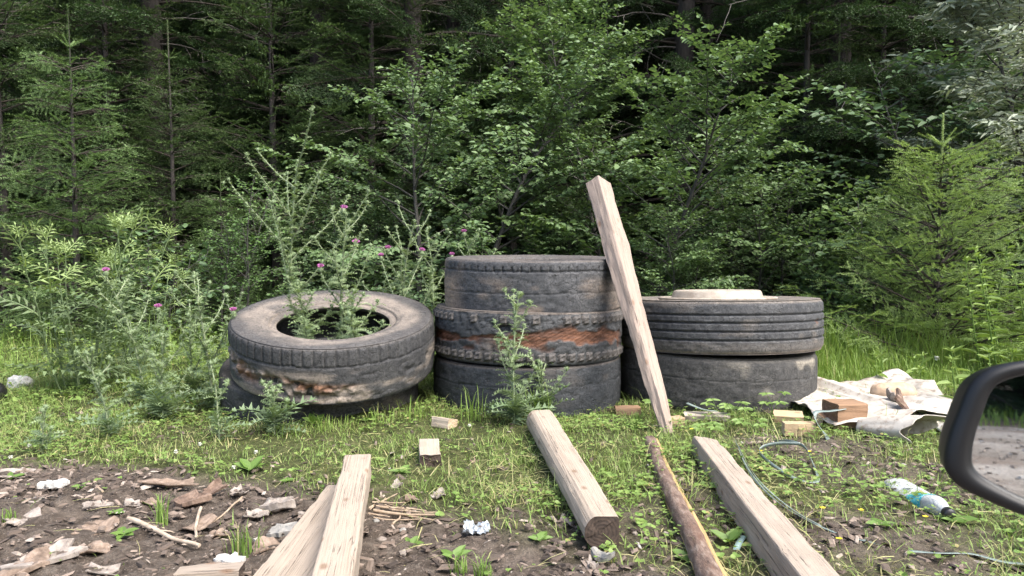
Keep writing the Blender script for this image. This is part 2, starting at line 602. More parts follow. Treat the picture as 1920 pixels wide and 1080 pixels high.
def curve(p0, d0, L, n, bend, rg, wob=.06):
    """polyline that starts at p0 along d0 and bends towards 'bend'"""
    d = norm(d0)
    pts = [np.asarray(p0, float)]
    for q in range(n):
        d = norm(d + np.asarray(bend) / n + rg.normal(0, wob, 3))
        pts.append(pts[-1] + d * L / n)
    return np.array(pts)

def along(pts, t):
    t = np.clip(t, 0, 1) * (len(pts) - 1)
    k = min(int(t), len(pts) - 2)
    return pts[k] + (pts[k + 1] - pts[k]) * (t - k), norm(pts[k + 1] - pts[k])

# ------------------------------------------------------------------ spruces
def needle_twig(acc, p0, d, L, up, rg, step, nl, tip0, tip1):
    n = max(3, int(L / step))
    s = norm(np.cross(up, d))
    for q in range(n):
        t = (q + .5) / n
        acc['p'].append(p0 + d * L * t)
        acc['d'].append(d)
        acc['s'].append(s)
        acc['t'].append(tip0 + (tip1 - tip0) * t)
        acc['l'].append(nl * (1 - .25 * t))

def flush_needles(mb, acc, rg, width, fans=((1, .25), (-1, .25), (.1, 1.0))):
    P = np.array(acc['p']); D = np.array(acc['d']); S = np.array(acc['s'])
    T = np.array(acc['t']); L = np.array(acc['l'])
    U = np.cross(D, S)
    for sd, upw in fans:
        dirs = norm(D * .75 + S * sd + U * upw + rg.normal(0, .18, D.shape))
        Mx = frames(dirs, U + rg.normal(0, .3, D.shape))
        Sc = np.stack([L * rg.uniform(.8, 1.2, len(L)), np.full(len(L), width), np.ones(len(L))], -1)
        mb.inst(NEEDLE, Mx, P, Sc, rg.uniform(0, 1, len(P)), np.clip(T + rg.normal(0, .12, len(P)), 0, 1))

def make_bough(L, seed, step=.016, nl=.02, width=.005, droop=.5, dense=1.0, bare=.25):
    """a flat spruce spray along +X; returns two MBs (needles, wood)"""
    rg = np.random.default_rng(seed)
    acc = dict(p=[], d=[], s=[], t=[], l=[])
    wood = MB()
    ax = curve([0, 0, 0], [1, 0, .12], L, 8, [0, 0, -droop], rg, .03)
    ax[:, 2] += .10 * L * np.linspace(0, 1, 9) ** 3
    tube(wood, ax, np.linspace(.011 * L + .003, .002, 9), 4, cap=False)
    ns = int(L / .085 * dense)
    for q in range(ns):
        t = bare + (1 - bare) * (q + rg.uniform(0, 1)) / ns
        p0, d = along(ax, t)
        for s in (-1, 1):
            if rg.random() < .08:
                continue
            l2 = (.12 + .46 * L * (1 - t) ** .8 * (.45 + .55 * min(1, (t - bare + .05) / .25))) * rg.uniform(.6, 1.15)
            l2 = min(l2, .62)
            sd = norm(np.cross([0, 0, 1], d))
            d2 = norm(d * .75 + sd * s * .85 + np.array([0, 0, rg.uniform(-.5, .12)]))
            tw = curve(p0, d2, l2, 4, [0, 0, -.35 * droop], rg, .05)
            tube(wood, tw, np.linspace(.0035, .0012, 5), 3, cap=False)
            n3 = max(1, int(l2 / .062))
            for k in range(n3):
                u = .12 + .88 * (k + .5) / n3
                p1, e = along(tw, u)
                s3 = norm(np.cross([0, 0, 1], e))
                for s_ in (-1, 1):
                    l3 = (.06 + .10 * (1 - u)) * rg.uniform(.7, 1.25)
                    d3 = norm(e * .8 + s3 * s_ * .75 + np.array([0, 0, rg.uniform(-.6, .35)]))
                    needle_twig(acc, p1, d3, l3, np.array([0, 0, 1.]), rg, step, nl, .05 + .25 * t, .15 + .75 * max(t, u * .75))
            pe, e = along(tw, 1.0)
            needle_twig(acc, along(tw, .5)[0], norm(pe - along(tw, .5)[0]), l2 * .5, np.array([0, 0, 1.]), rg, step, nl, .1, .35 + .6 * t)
    pe = ax[-1]
    needle_twig(acc, ax[-2], norm(pe - ax[-2]), np.linalg.norm(pe - ax[-2]) * 1.3, np.array([0, 0, 1.]), rg, step, nl, .4, .9)
    nd = MB()
    flush_needles(nd, acc, rg, width)
    return nd, wood

def bough_arrays(mbx):
    return (np.concatenate(mbx.v), mbx.f3, mbx.f4, np.concatenate(mbx.a), np.concatenate(mbx.b))

def place_bough(dst, src, M3, P, s):
    V, f3, f4, a, b = src
    W = (V * s) @ M3.T + P
    k = dst.n
    dst.v.append(W); dst.a.append(a); dst.b.append(b); dst.n += len(W)
    for f in f3:
        dst.f3.append(f + k); dst.m3.append(np.zeros(len(f), int))
    for f in f4:
        dst.f4.append(f + k); dst.m4.append(np.zeros(len(f), int))

def make_spruce(H, seed, boughs, len_at, z0, whorl, per, elev, needle='spruce', trunk_r=.1, dead=0, leader=False):
    """returns meshes trunk, crown (needles), branches(wood), dead"""
    rg = np.random.default_rng(seed)
    crown, wood = MB(), MB()
    lens = np.array([b[2] for b in boughs])
    z, k = z0, 0
    while z < H * (.84 if leader else .97):
        for q in range(per):
            Lw = len_at(z / H) * rg.uniform(.72, 1.12)
            bi = int(np.argmin(np.abs(lens - Lw) + rg.uniform(0, .25, len(lens))))
            nd, wd, L0 = boughs[bi] if z < 6.2 else top_b[int(Lw > 1.0)]
            a_ = k * 2.399 + q * 2 * math.pi / per + rg.normal(0, .25)
            e_ = elev(z / H) + rg.normal(0, .06)
            ro = rg.normal(0, .28)
            Mx = (Matrix.Rotation(a_, 3, 'Z') @ Matrix.Rotation(-e_, 3, 'Y') @ Matrix.Rotation(ro, 3, 'X'))
            Mx = np.array(Mx)
            P = np.array([0, 0, z + rg.normal(0, whorl * .12)])
            place_bough(crown, nd, Mx, P, Lw / L0)
            place_bough(wood, wd, Mx, P, Lw / L0)
        z += whorl * rg.uniform(.75, 1.25) * (1.0 if z < 6.2 else 1.9)
        k += 1
    trunk = MB()
    tz = np.linspace(-.15, H, 12)
    px_ = np.stack([.02 * H * .1 * np.sin(tz * 1.3 + seed), .02 * H * .1 * np.cos(tz + seed), tz], -1)
    tube(trunk, px_, trunk_r * (1 - tz / H * .97).clip(.03) , 9)
    if leader:
        acc = dict(p=[], d=[], s=[], t=[], l=[])
        needle_twig(acc, np.array([0, 0, H * .80]), np.array([0, 0, 1.]), H * .21, np.array([1., 0, 0]), rg, .007, .02, .7, 1)
        for q in range(6):
            an = q * 1.05 + rg.uniform(0, .5)
            d = norm([math.cos(an), math.sin(an), rg.uniform(.35, .9)])
            needle_twig(acc, np.array([0, 0, H * .885]), d, .17 * rg.uniform(.7, 1.2), np.array([0, 0, 1.]), rg, .007, .018, .6, 1)
        flush_needles(crown, acc, rg, .003, ((1, .2), (-1, .2), (.2, 1), (-.2, -1), (.8, .8), (-.8, -.8)))
    dm = MB()
    for q in range(dead):
        zz = rg.uniform(.4, 4.6)
        an = rg.uniform(0, 6.28)
        c_ = curve([0, 0, zz], [math.cos(an), math.sin(an), rg.uniform(-.1, .35)], rg.uniform(.7, 2.1), 8, [0, 0, rg.uniform(-.9, .1)], rg, .10)
        tube(dm, c_, np.linspace(.011, .0022, 9), 4, cap=False)
        for w in range(rg.integers(4, 9)):
            p0, d = along(c_, rg.uniform(.25, .98))
            c2 = curve(p0, norm(d + rg.normal(0, .7, 3)), rg.uniform(.15, .6), 5, [0, 0, -.5], rg, .14)
            tube(dm, c2, np.linspace(.004, .0012, 6), 3, cap=False)
    return trunk, crown, wood, dm

big_b, mid_b = [], []
for q, L in enumerate((.7, 1.1, 1.5, 1.9)):
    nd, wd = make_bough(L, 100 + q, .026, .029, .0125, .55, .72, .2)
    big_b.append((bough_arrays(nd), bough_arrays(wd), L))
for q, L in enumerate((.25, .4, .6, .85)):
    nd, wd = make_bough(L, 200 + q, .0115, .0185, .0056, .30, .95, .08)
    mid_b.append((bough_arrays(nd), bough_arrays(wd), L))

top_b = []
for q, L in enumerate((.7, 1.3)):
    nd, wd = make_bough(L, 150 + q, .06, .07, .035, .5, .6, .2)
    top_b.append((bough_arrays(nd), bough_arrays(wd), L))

def spruce_thing(name, meshes, loc, rz, s, label, group=None):
    o = empty(name, loc, rz)
    o.scale = (s, s, s)
    for nm, me in meshes:
        link(nm, me, o)
    return tag(o, label, 'spruce tree', group)

def spruce_meshes(tup, nd_mat):
    t, c, w, d = tup
    out_ = [('trunk', t.mesh('trunk', M['bark'], True)), ('crown', c.mesh('crown', nd_mat)), ('branches', w.mesh('branches', M['live_twig']))]
    if d.n:
        out_.append(('dead_branches', d.mesh('dead_branches', M['twig'])))
    return out_

BIG = []
for s_, z0 in ((1, .5), (2, .3)):
    BIG.append(spruce_meshes(make_spruce(11.0, 300 + s_, big_b, lambda t: 2.0 * (1 - t) ** .75 + .3, z0, .46, 6,
                                         lambda t: -.12 + .45 * t, trunk_r=.17, dead=22), M['spruce']))
rgf = np.random.default_rng(77)
# (x, y, variant, scale) of the forest edge and the rows behind it
FOREST = [(-6.6, 8.6, 0, 1.0), (-4.3, 9.4, 2, 1.0), (-2.6, 10.6, 1, 1.05), (-1.2, 9.3, 0, .95), (.5, 10.4, 1, 1.05), (2.1, 9.6, 2, 1.0),
          (3.7, 8.9, 1, 1.0), (5.4, 9.6, 0, 1.05), (7.2, 9.0, 2, 1.0), (-8.6, 10.5, 1, 1.0), (9.0, 11.0, 0, 1.0)]
for row, yy in enumerate((12.3, 14.6, 17.3, 20.5, 24.5)):
    for xx in np.arange(-.78 * yy - 1, .78 * yy + 1.1, 2.3 + .25 * row):
        FOREST.append((xx + rgf.uniform(-.6, .6), yy + rgf.uniform(-.6, .6), int(rgf.integers(0, 3)), rgf.uniform(.95, 1.25)))
for k, (x, y, vi, s) in enumerate(FOREST):
    front = k < 11
    o = spruce_thing('spruce_tree', BIG[vi % 2], (x, y, gz1(x, y) - .05), rgf.uniform(0, 6.28), s,
                     'tall dark spruce with drooping boughs at the front edge of the forest' if front else 'dark spruce deep in the shade of the forest behind the front trees',
                     'spruces along the forest edge' if front else 'spruces deep in the forest')
# trees across the road, seen only in the car mirror
for x, y, vi in ((-4, -13, 0), (-1.2, -12.2, 1), (1.6, -13, 2), (4.4, -12.3, 0), (7.2, -13.2, 1), (10, -12.5, 2), (13, -13.5, 0), (-2.5, -15.5, 1), (.2, -15.8, 0), (2.9, -15.4, 1), (5.6, -15.7, 0), (8.4, -15.3, 1), (11.4, -15.6, 0), (1.5, -18, 0), (4.2, -18.2, 1), (7, -18, 0), (9.8, -18, 1)):
    spruce_thing('spruce_tree', BIG[vi % 2], (x, y, gz1(x, y) - .05), x, 1.0, 'spruce across the gravel road, seen only in the car mirror', 'spruces across the road')

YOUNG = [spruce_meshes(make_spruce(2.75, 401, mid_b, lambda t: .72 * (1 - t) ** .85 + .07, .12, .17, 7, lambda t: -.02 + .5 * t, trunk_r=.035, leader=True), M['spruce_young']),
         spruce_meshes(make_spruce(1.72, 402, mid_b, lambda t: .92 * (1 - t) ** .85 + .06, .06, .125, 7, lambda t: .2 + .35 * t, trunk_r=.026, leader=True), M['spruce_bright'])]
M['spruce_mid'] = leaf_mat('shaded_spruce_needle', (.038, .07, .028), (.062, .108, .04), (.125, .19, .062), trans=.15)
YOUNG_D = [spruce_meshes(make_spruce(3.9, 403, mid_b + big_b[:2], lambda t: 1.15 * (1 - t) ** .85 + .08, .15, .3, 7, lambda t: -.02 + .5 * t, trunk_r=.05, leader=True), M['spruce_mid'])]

def young(px, Y, me, s, rz, label):
    p_ = at(px, 600, Y)
    return spruce_thing('young_spruce', me, (p_[0], Y, gz1(p_[0], Y) - .03), rz, s, label)
young(148, 6.4, YOUNG[0], 1.0, .4, 'slender young spruce with bare leader shoot standing behind the bushy lobed-leaf plant')
young(1755, 5.4, YOUNG[1], 1.03, 1.3, 'small bright green spruce with upright leader behind the tall grass')
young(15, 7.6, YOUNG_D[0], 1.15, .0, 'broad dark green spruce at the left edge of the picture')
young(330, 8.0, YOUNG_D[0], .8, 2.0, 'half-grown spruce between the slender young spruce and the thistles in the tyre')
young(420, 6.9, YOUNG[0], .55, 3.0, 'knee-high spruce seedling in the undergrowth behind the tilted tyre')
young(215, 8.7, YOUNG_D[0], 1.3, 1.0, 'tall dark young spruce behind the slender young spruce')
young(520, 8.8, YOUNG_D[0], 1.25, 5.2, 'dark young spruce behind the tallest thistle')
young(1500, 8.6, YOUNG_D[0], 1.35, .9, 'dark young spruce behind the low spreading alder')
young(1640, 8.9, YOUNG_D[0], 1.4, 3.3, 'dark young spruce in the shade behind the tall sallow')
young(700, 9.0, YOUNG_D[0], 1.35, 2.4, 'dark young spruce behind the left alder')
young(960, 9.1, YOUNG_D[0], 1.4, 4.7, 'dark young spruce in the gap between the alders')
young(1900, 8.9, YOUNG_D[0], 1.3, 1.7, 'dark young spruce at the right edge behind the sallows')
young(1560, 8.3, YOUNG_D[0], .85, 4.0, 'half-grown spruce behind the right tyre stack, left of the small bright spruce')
# ------------------------------------------------------------------ broadleaf shrubs and saplings
def make_shrub(seed, H, spread, stems=1, leaf=.055, tmpl=OVATE, leaf_w=1.0, gap=.13, first=.18, young=.25, twig_gap=.07,
               twig_len=.26, leaf_gap=.028, profile=None, up=.45, stem_r=.02, lean=.12, droop=-.25, flat=.35):
    rg = np.random.default_rng(seed)
    wood = MB()
    LP, LD, LU, LS, LY = [], [], [], [], []
    prof = profile or (lambda t: math.sin(math.pi * min(1, .18 + .82 * t)) ** .7 * (1 - .25 * t) + .12)
    def leaves_on(c_, g, y0):
        L = np.linalg.norm(np.diff(c_, axis=0), axis=1).sum()
        n = max(2, int(L / g))
        for k in range(n + 1):
            t = (k + rg.uniform(-.2, .2)) / n
            p0, d = along(c_, t)
            sd = norm(np.cross([0, 0, 1], d) + 1e-6)
            s = 1 if k % 2 else -1
            dd = norm(d * rg.uniform(.3, .9) + sd * s * rg.uniform(.5, 1.0) + [0, 0, rg.uniform(-.5, .15)]) if k < n else norm(d)
            LP.append(p0); LD.append(dd)
            LU.append(np.array([0, 0, 1.0]) + rg.normal(0, flat, 3) + np.array([0, -.25, 0]))
            LS.append(leaf * rg.uniform(.45, 1.25) * (1 - .25 * (t > .85)))
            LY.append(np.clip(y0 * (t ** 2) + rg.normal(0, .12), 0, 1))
    for st in range(stems):
        a_ = st * 2.4 + rg.uniform(0, 1.5)
        h = H * (1 if st == 0 else rg.uniform(.6, .95))
        base = np.array([math.cos(a_), math.sin(a_), 0]) * (.0 if stems == 1 else .12 * spread)
        sp = curve(base - [0, 0, .06], [math.cos(a_) * lean * (2.2 if stems > 1 else 1), math.sin(a_) * lean * (2.2 if stems > 1 else 1), 1], h, 12, [0, 0, .15], rg, .07)
        tube(wood, sp, np.linspace(stem_r, .003, 13), 6, cap=False)
        zz, k = first * h, 0
        while zz < h * .97:
            t = zz / h
            p0, d = along(sp, t)
            az_ = k * 2.399 + rg.normal(0, .35)
            bl = spread * prof(t) * rg.uniform(.6, 1.15)
            br = curve(p0, [math.cos(az_), math.sin(az_), up + .5 * t + rg.normal(0, .12)], bl, 7, [0, 0, droop], rg, .09)
            tube(wood, br, np.linspace(max(.003, stem_r * .45 * (1 - .6 * t)), .0015, 8), 4, cap=False)
            nt_ = max(2, int(bl / twig_gap))
            for q in range(nt_):
                u = .22 + .78 * (q + rg.uniform(.2, .8)) / nt_
                pp, dd = along(br, u)
                sd = norm(np.cross([0, 0, 1], dd) + 1e-6)
                s = 1 if q % 2 else -1
                tl = twig_len * (1.05 - .55 * u) * rg.uniform(.6, 1.2)
                tw = curve(pp, dd * .7 + sd * s * .8 + np.array([0, 0, rg.uniform(-.25, .35)]), tl, 3, [0, 0, -.15], rg, .12)
                tube(wood, tw, np.linspace(.0022, .001, 4), 3, cap=False)
                leaves_on(tw, leaf_gap, young * (.4 + u))
            leaves_on(br[4:], leaf_gap, young * 1.4)
            zz += gap * rg.uniform(.6, 1.4) * (1.15 - .4 * t)
            k += 1
        leaves_on(sp[-3:], leaf_gap, young * 1.5)
    lv = MB()
    n = len(LP)
    LS = np.array(LS)
    lv.inst(tmpl, frames(np.array(LD), np.array(LU)), np.array(LP), np.stack([LS, LS * leaf_w, LS], -1), rg.uniform(0, 1, n), np.array(LY))
    return wood, lv, n

def shrub_thing(name, me, px, Y, s, rz, label, cat='shrub', group=None, sz=None):
    x = at(px, 600, Y)[0]
    o = empty(name, (x, Y, gz1(x, Y)), rz)
    o.scale = (s, s, sz or s)
    for nm, m_ in me:
        link(nm, m_, o)
    return tag(o, label, cat, group)

def shrub_meshes(t, leafm, barkm='alder_bark'):
    return [('trunk', t[0].mesh('trunk', M[barkm], True)), ('crown', t[1].mesh('crown', M[leafm]))]

AL = [shrub_meshes(make_shrub(11, 3.4, 1.4, 2, .054, gap=.062, first=.13, stem_r=.032, twig_gap=.047, leaf_gap=.021), 'alder'),
      shrub_meshes(make_shrub(12, 3.6, 1.25, 2, .056, gap=.062, first=.12, stem_r=.03, twig_gap=.05, up=.55, leaf_gap=.021), 'alder'),
      shrub_meshes(make_shrub(13, 1.9, 1.0, 3, .052, gap=.075, first=.08, stem_r=.016, twig_gap=.055, leaf_gap=.025), 'alder')]
SAL = [shrub_meshes(make_shrub(21, 2.6, 1.1, 3, .075, gap=.10, first=.12, stem_r=.022, leaf_gap=.035, leaf_w=.85), 'alder_dark'),
       shrub_meshes(make_shrub(22, 1.5, .6, 4, .075, gap=.10, first=.1, stem_r=.012, leaf_gap=.035, up=.8, young=.6, leaf_w=.8), 'alder')]
SML = [shrub_meshes(make_shrub(31, 1.75, .5, 3, .026, ROUND, gap=.06, first=.05, stem_r=.012, twig_gap=.045, twig_len=.16, leaf_gap=.017, young=.6, up=.7), 'small_leaf'),
       shrub_meshes(make_shrub(32, .8, .5, 4, .04, ROUND, gap=.06, first=.03, stem_r=.008, twig_gap=.05, twig_len=.18, leaf_gap=.025), 'alder_dark')]
WIL = [shrub_meshes(make_shrub(41, 3.8, 1.1, 3, .085, LANCE, gap=.085, first=.3, stem_r=.03, twig_gap=.05, twig_len=.34, leaf_gap=.02, flat=.7, leaf_w=1.15), 'willow')]

shrub_thing('alder_tree', AL[0], 835, 6.7, 1.0, .3, 'leafy alder with dark trunk showing above the thistles, behind the middle tyres', 'alder tree')
shrub_thing('alder_tree', AL[1], 1180, 7.0, 1.0, 1.9, 'tall leafy alder behind the leaning wooden stake', 'alder tree')
shrub_thing('alder_shrub', AL[2], 1010, 7.2, .75, 4.2, 'low alder shrub behind the middle tyre stack', 'alder shrub')
shrub_thing('alder_shrub', AL[2], 1430, 6.9, 1.0, .8, 'low spreading alder behind the tyre with the cream rim', 'alder shrub')
shrub_thing('alder_shrub', AL[2], 1270, 6.3, .6, 2.8, 'small alder shrub between the stake and the cream rim', 'alder shrub')
shrub_thing('alder_shrub', AL[2], 680, 7.3, .8, 1.1, 'low alder shrub behind the flowering thistle in the tyre', 'alder shrub')
shrub_thing('sallow_shrub', SAL[0], 1815, 6.8, 1.1, .2, 'tall large-leaved sallow behind the small bright spruce', 'sallow shrub')
shrub_thing('sallow_shrub', SAL[1], 1660, 5.9, .95, 1.5, 'upright large-leaved sallow beside the small bright spruce', 'sallow shrub')
shrub_thing('sallow_shrub', SAL[1], 1590, 6.4, .8, 3.1, 'low sallow bush above the tall grass, beside the right tyre stack', 'sallow shrub')
shrub_thing('sallow_shrub', SAL[0], 1930, 7.8, 1.1, 2.2, 'dark sallow under the silvery willow at the right edge', 'sallow shrub')
shrub_thing('small_leaved_bush', SML[0], 440, 6.3, .95, .5, 'dense small-leaved bush behind the tall branching thistle', 'bush')
shrub_thing('small_leaved_bush', SML[1], 290, 6.2, 1.35, 2.5, 'round-leaved bush between the lobed-leaf plant and the small-leaved bush', 'bush')
shrub_thing('low_bush', SML[1], 900, 6.0, .8, .4, 'low round-leaved bush behind the three-tyre stack', 'bush')
shrub_thing('low_bush', SML[1], 1130, 6.2, .8, 1.4, 'low round-leaved bush behind the stake', 'bush')
shrub_thing('low_bush', SML[1], 1370, 6.2, .75, 3.4, 'low round-leaved bush behind the cream rim', 'bush')
shrub_thing('low_bush', SML[1], 760, 6.1, .9, 5.0, 'low round-leaved bush behind the flowering thistles at the tyre edge', 'bush')
shrub_thing('low_bush', SML[1], 1545, 6.3, .85, 4.1, 'low round-leaved bush at the end of the tall grass', 'bush')
shrub_thing('low_bush', SML[1], 560, 6.4, .9, 2.1, 'low round-leaved bush behind the tilted tyre', 'bush')
shrub_thing('willow_tree', WIL[0], 2060, 6.2, 1.0, .6, 'silvery narrow-leaved willow in the upper right corner', 'willow')
# ------------------------------------------------------------------ thistles
def thistle(px, py, Y, H, seed, label, branches=6, spread=.45, heads=None, leaf=.13, z0=None, base_leaves=10, dens=1.0, lean=(0, 0), start=.3):
    """winged spiny stem, spiny leaves, round heads; parts: stem, foliage, flower_head (> tuft)"""
    rg = np.random.default_rng(seed)
    p_ = at(px, py, Y)
    root = empty('thistle', (p_[0], Y, gz1(p_[0], Y) if z0 is None else z0))
    stem, fol = MB(), MB()
    lines = []
    main = curve([0, 0, -.02], [lean[0], lean[1], 1], H, 12, [rg.normal(0, .12), rg.normal(0, .12), .1], rg, .035)
    lines.append((main, .0075 * (H + .35), .003))
    ends = [main]
    for q in range(branches):
        t = start + (.95 - start) * (q + rg.uniform(.1, .9)) / branches
        p0, d = along(main, t)
        a_ = q * 2.399 + rg.uniform(-.3, .3)
        L = spread * H * (1.15 - .75 * t) * rg.uniform(.7, 1.2)
        br = curve(p0, [math.cos(a_) * .75, math.sin(a_) * .75, rg.uniform(.5, .95)], L, 7, [0, 0, .5], rg, .06)
        lines.append((br, .0045, .0022))
        ends.append(br)
    SP, SD, SU, SL = [], [], [], []
    LPs = [[], [], []]
    for li, (c_, r0, r1) in enumerate(lines):
        tube(stem, c_, np.linspace(r0, r1, len(c_)), 5, a=rg.uniform(0, 1), cap=False)
        L = np.linalg.norm(np.diff(c_, axis=0), axis=1).sum()
        for k in range(int(L / .007)):           # spiny wings
            p0, d = along(c_, rg.uniform(.03, 1))
            an = rg.integers(0, 4) * 1.571 + rg.normal(0, .25)
            s = norm(np.cross(d, [.3, .7, .2]))
            u = np.cross(d, s)
            o_ = s * math.cos(an) + u * math.sin(an)
            SP.append(p0); SD.append(norm(o_ + d * rg.uniform(-.2, .8))); SU.append(np.cross(d, o_)); SL.append(rg.uniform(.008, .020))
        n = int(L / (.026 / dens)) + 2
        for k in range(n):
            t = .03 + .97 * (k + rg.uniform(0, .6)) / n
            p0, d = along(c_, t)
            an = k * 2.399 + rg.normal(0, .3)
            o_ = np.array([math.cos(an), math.sin(an), 0])
            hh = p0[2] / H
            lf = leaf * (1.05 - .68 * min(1, hh)) * rg.uniform(.6, 1.15) * (.62 if li else 1)
            ti = int(rg.integers(0, 3))
            LPs[ti].append((p0, norm(o_ + d * rg.uniform(.25, .9) - np.array([0, 0, .1])), d + rg.normal(0, .25, 3), lf, min(1, .15 + .7 * hh * rg.uniform(.5, 1.2))))
    for k in range(base_leaves):
        an = k * 2.399
        ti = k % 3
        LPs[ti].append((np.array([0, 0, .03 + .02 * (k % 3)]), norm([math.cos(an), math.sin(an), rg.uniform(.2, 1.0)]), np.array([0, 0, 1.]) + rg.normal(0, .2, 3), leaf * 1.35 * rg.uniform(.7, 1.2), .1))
    SL = np.array(SL)
    fol.inst(NEEDLE, frames(np.array(SD), np.array(SU)), np.array(SP), np.stack([SL, SL * .62, SL], -1), rg.uniform(0, 1, len(SL)), rg.uniform(0, .7, len(SL)))
    for ti in range(3):
        if not LPs[ti]:
            continue
        A = list(zip(*LPs[ti]))
        fol.inst(SPINY[ti], frames(np.array(A[1]), np.array(A[2])), np.array(A[0]), np.array(A[3]), rg.uniform(0, 1, len(A[0])), np.array(A[4]))
    stem.build('stem', M['thistle_stem'], root, True)
    fol.build('foliage', M['thistle'], root)
    hn = 0
    for c_ in ends:
        for off in range(rg.integers(1, 3)):
            tip = c_[-1] + (rg.normal(0, .012, 3) if off else 0)
            pink = heads is not None and hn in heads
            hm = MB()
            r = .009 if not pink else .0135
            prof = [(-1, .25), (-.6, .85), (0, 1), (.6, .8), (1, .5)]
            ang = np.arange(8) * math.pi / 4
            V = np.array([[math.cos(a) * r * w, math.sin(a) * r * w, z * r * 1.15 + r] for z, w in prof for a in ang])
            F_ = [[i_ * 8 + j, i_ * 8 + (j + 1) % 8, (i_ + 1) * 8 + (j + 1) % 8, (i_ + 1) * 8 + j] for i_ in range(4) for j in range(8)]
            hm.add(V + tip, F_, .6, .3)
            m_ = 22
            dd = norm(np.stack([rg.normal(0, 1, m_), rg.normal(0, 1, m_), rg.uniform(-.2, 1.3, m_)], -1))
            hm.inst(NEEDLE, frames(dd, rg.normal(0, 1, (m_, 3))), tip + [0, 0, r] + dd * r * .7, np.tile([[.013, .0045, 1]], (m_, 1)), rg.uniform(0, 1, m_), .6)
            h_ = hm.build('flower_head', M['thistle'], root)
            if pink:
                tm = MB()
                m_ = 46
                dd = norm(np.stack([rg.normal(0, .55, m_), rg.normal(0, .55, m_), np.ones(m_)], -1))
                tm.inst(NEEDLE, frames(dd, rg.normal(0, 1, (m_, 3))), tip + [0, 0, r * 1.6] + dd * r * .2, np.tile([[.024, .009, 1]], (m_, 1)), rg.uniform(0, 1, m_))
                # broad end outward: a tuft of petals
                tm.inst(NEEDLE, frames(-dd, rg.normal(0, 1, (m_, 3))), tip + [0, 0, r * 1.6] + dd * .026, np.tile([[.02, .009, 1]], (m_, 1)), rg.uniform(0, 1, m_))
                tm.build('tuft', M['pink'], h_)
            hn += 1
    return tag(root, label, 'thistle')

thistle(538, 560, 4.55, 1.34, 1, 'tallest thistle, branching bare stems without flowers behind the tilted tyre', 11, .62, None, .14, None, 10, 1.5, start=.38)
thistle(640, 600, 4.15, 1.0, 2, 'flowering thistle with pink heads growing out of the tilted tyre', 9, .42, {1, 3, 6}, .14, .05, 10, 1.3, start=.45)
thistle(585, 610, 4.02, .50, 22, 'short leafy thistle filling the left of the hole in the tilted tyre', 8, .5, None, .17, .18, 18, 1.7, start=.1)
thistle(668, 610, 4.0, .46, 23, 'short leafy thistle at the right of the hole in the tilted tyre', 7, .5, None, .16, .18, 16, 1.7, start=.1)
thistle(752, 560, 4.75, 1.02, 3, 'bushy thistle with pink flowers between the tilted tyre and the three-tyre stack', 10, .45, {2, 5, 8}, .14, None, 8, 1.3)
thistle(810, 560, 4.95, .95, 4, 'leafy thistle right behind the left edge of the three-tyre stack', 7, .4, {4}, .13, None, 8, 1.2)
thistle(905, 470, 5.2, .95, 5, 'thistle with one pink flower peeping over the three-tyre stack', 6, .35, {0}, .12, None, 6, 1.1)
thistle(965, 800, 3.62, .64, 6, 'single thistle growing in front of the three-tyre stack at the log end', 8, .42, None, .13, None, 14, 1.25, start=.15)
thistle(275, 720, 4.15, .74, 7, 'thistle with pink flower on a dark stem beside the bushy lobed-leaf plant', 8, .38, {0, 3}, .13, None, 8, 1.2, (-.12, 0))
thistle(402, 720, 4.0, .74, 8, 'thistle with pale buds just left of the tilted tyre', 8, .42, {2}, .13, None, 8, 1.3)
thistle(365, 760, 4.3, .5, 9, 'leafy thistle without flowers behind the pale-budded thistle', 7, .45, None, .14, None, 8, 1.2)
thistle(205, 850, 3.35, .42, 10, 'short dark-stemmed thistle in the grass at the edge of the bare soil', 6, .42, None, .11, None, 8, 1.2)
thistle(305, 790, 3.8, .45, 12, 'bushy thistle amid the weeds left of the tyres', 7, .5, None, .14, None, 10, 1.3)
thistle(80, 880, 3.1, .22, 13, 'small dark thistle shoot standing alone at the edge of the soil on the left', 3, .3, None, .08, None, 5, 1.0)
thistle(515, 800, 3.45, .24, 14, 'low thistle leaning on the foot of the tilted tyre', 5, .6, None, .13, None, 10, 1.2)
thistle(412, 850, 3.35, .36, 15, 'thin pale thistle stem in front of the buried tyre', 2, .3, None, .10, None, 4, .9)
thistle(1020, 800, 3.75, .3, 16, 'spreading low thistle shoots at the foot of the three-tyre stack', 5, .7, None, .12, None, 8, 1.1)
thistle(440, 640, 4.9, .5, 17, 'thistle hidden in the weeds behind the buried tyre', 6, .5, None, .14, None, 8, 1.2)
thistle(700, 560, 4.9, .62, 18, 'leafy thistle behind the far rim of the tilted tyre', 6, .45, None, .14, None, 8, 1.2)


# ------------------------------------------------------------------ lobed-leaf plant (left) and willowherbs (right)
LOBED_ME = []
for k, T in enumerate((LOBED, LOBED2)):
    for q in range(3):
        mbx = MB()
        mbx.add(*T, a=.15 + .35 * q, b=0.0 if k == 0 else .6)
        LOBED_ME.append(mbx.mesh('leaf', M['mugwort']))
LANCE_ME = []
for q in range(3):
    mbx = MB()
    mbx.add(*ovate(.08, .17, .25), a=.2 + .3 * q, b=.3)
    LANCE_ME.append(mbx.mesh('leaf', M['herb']))

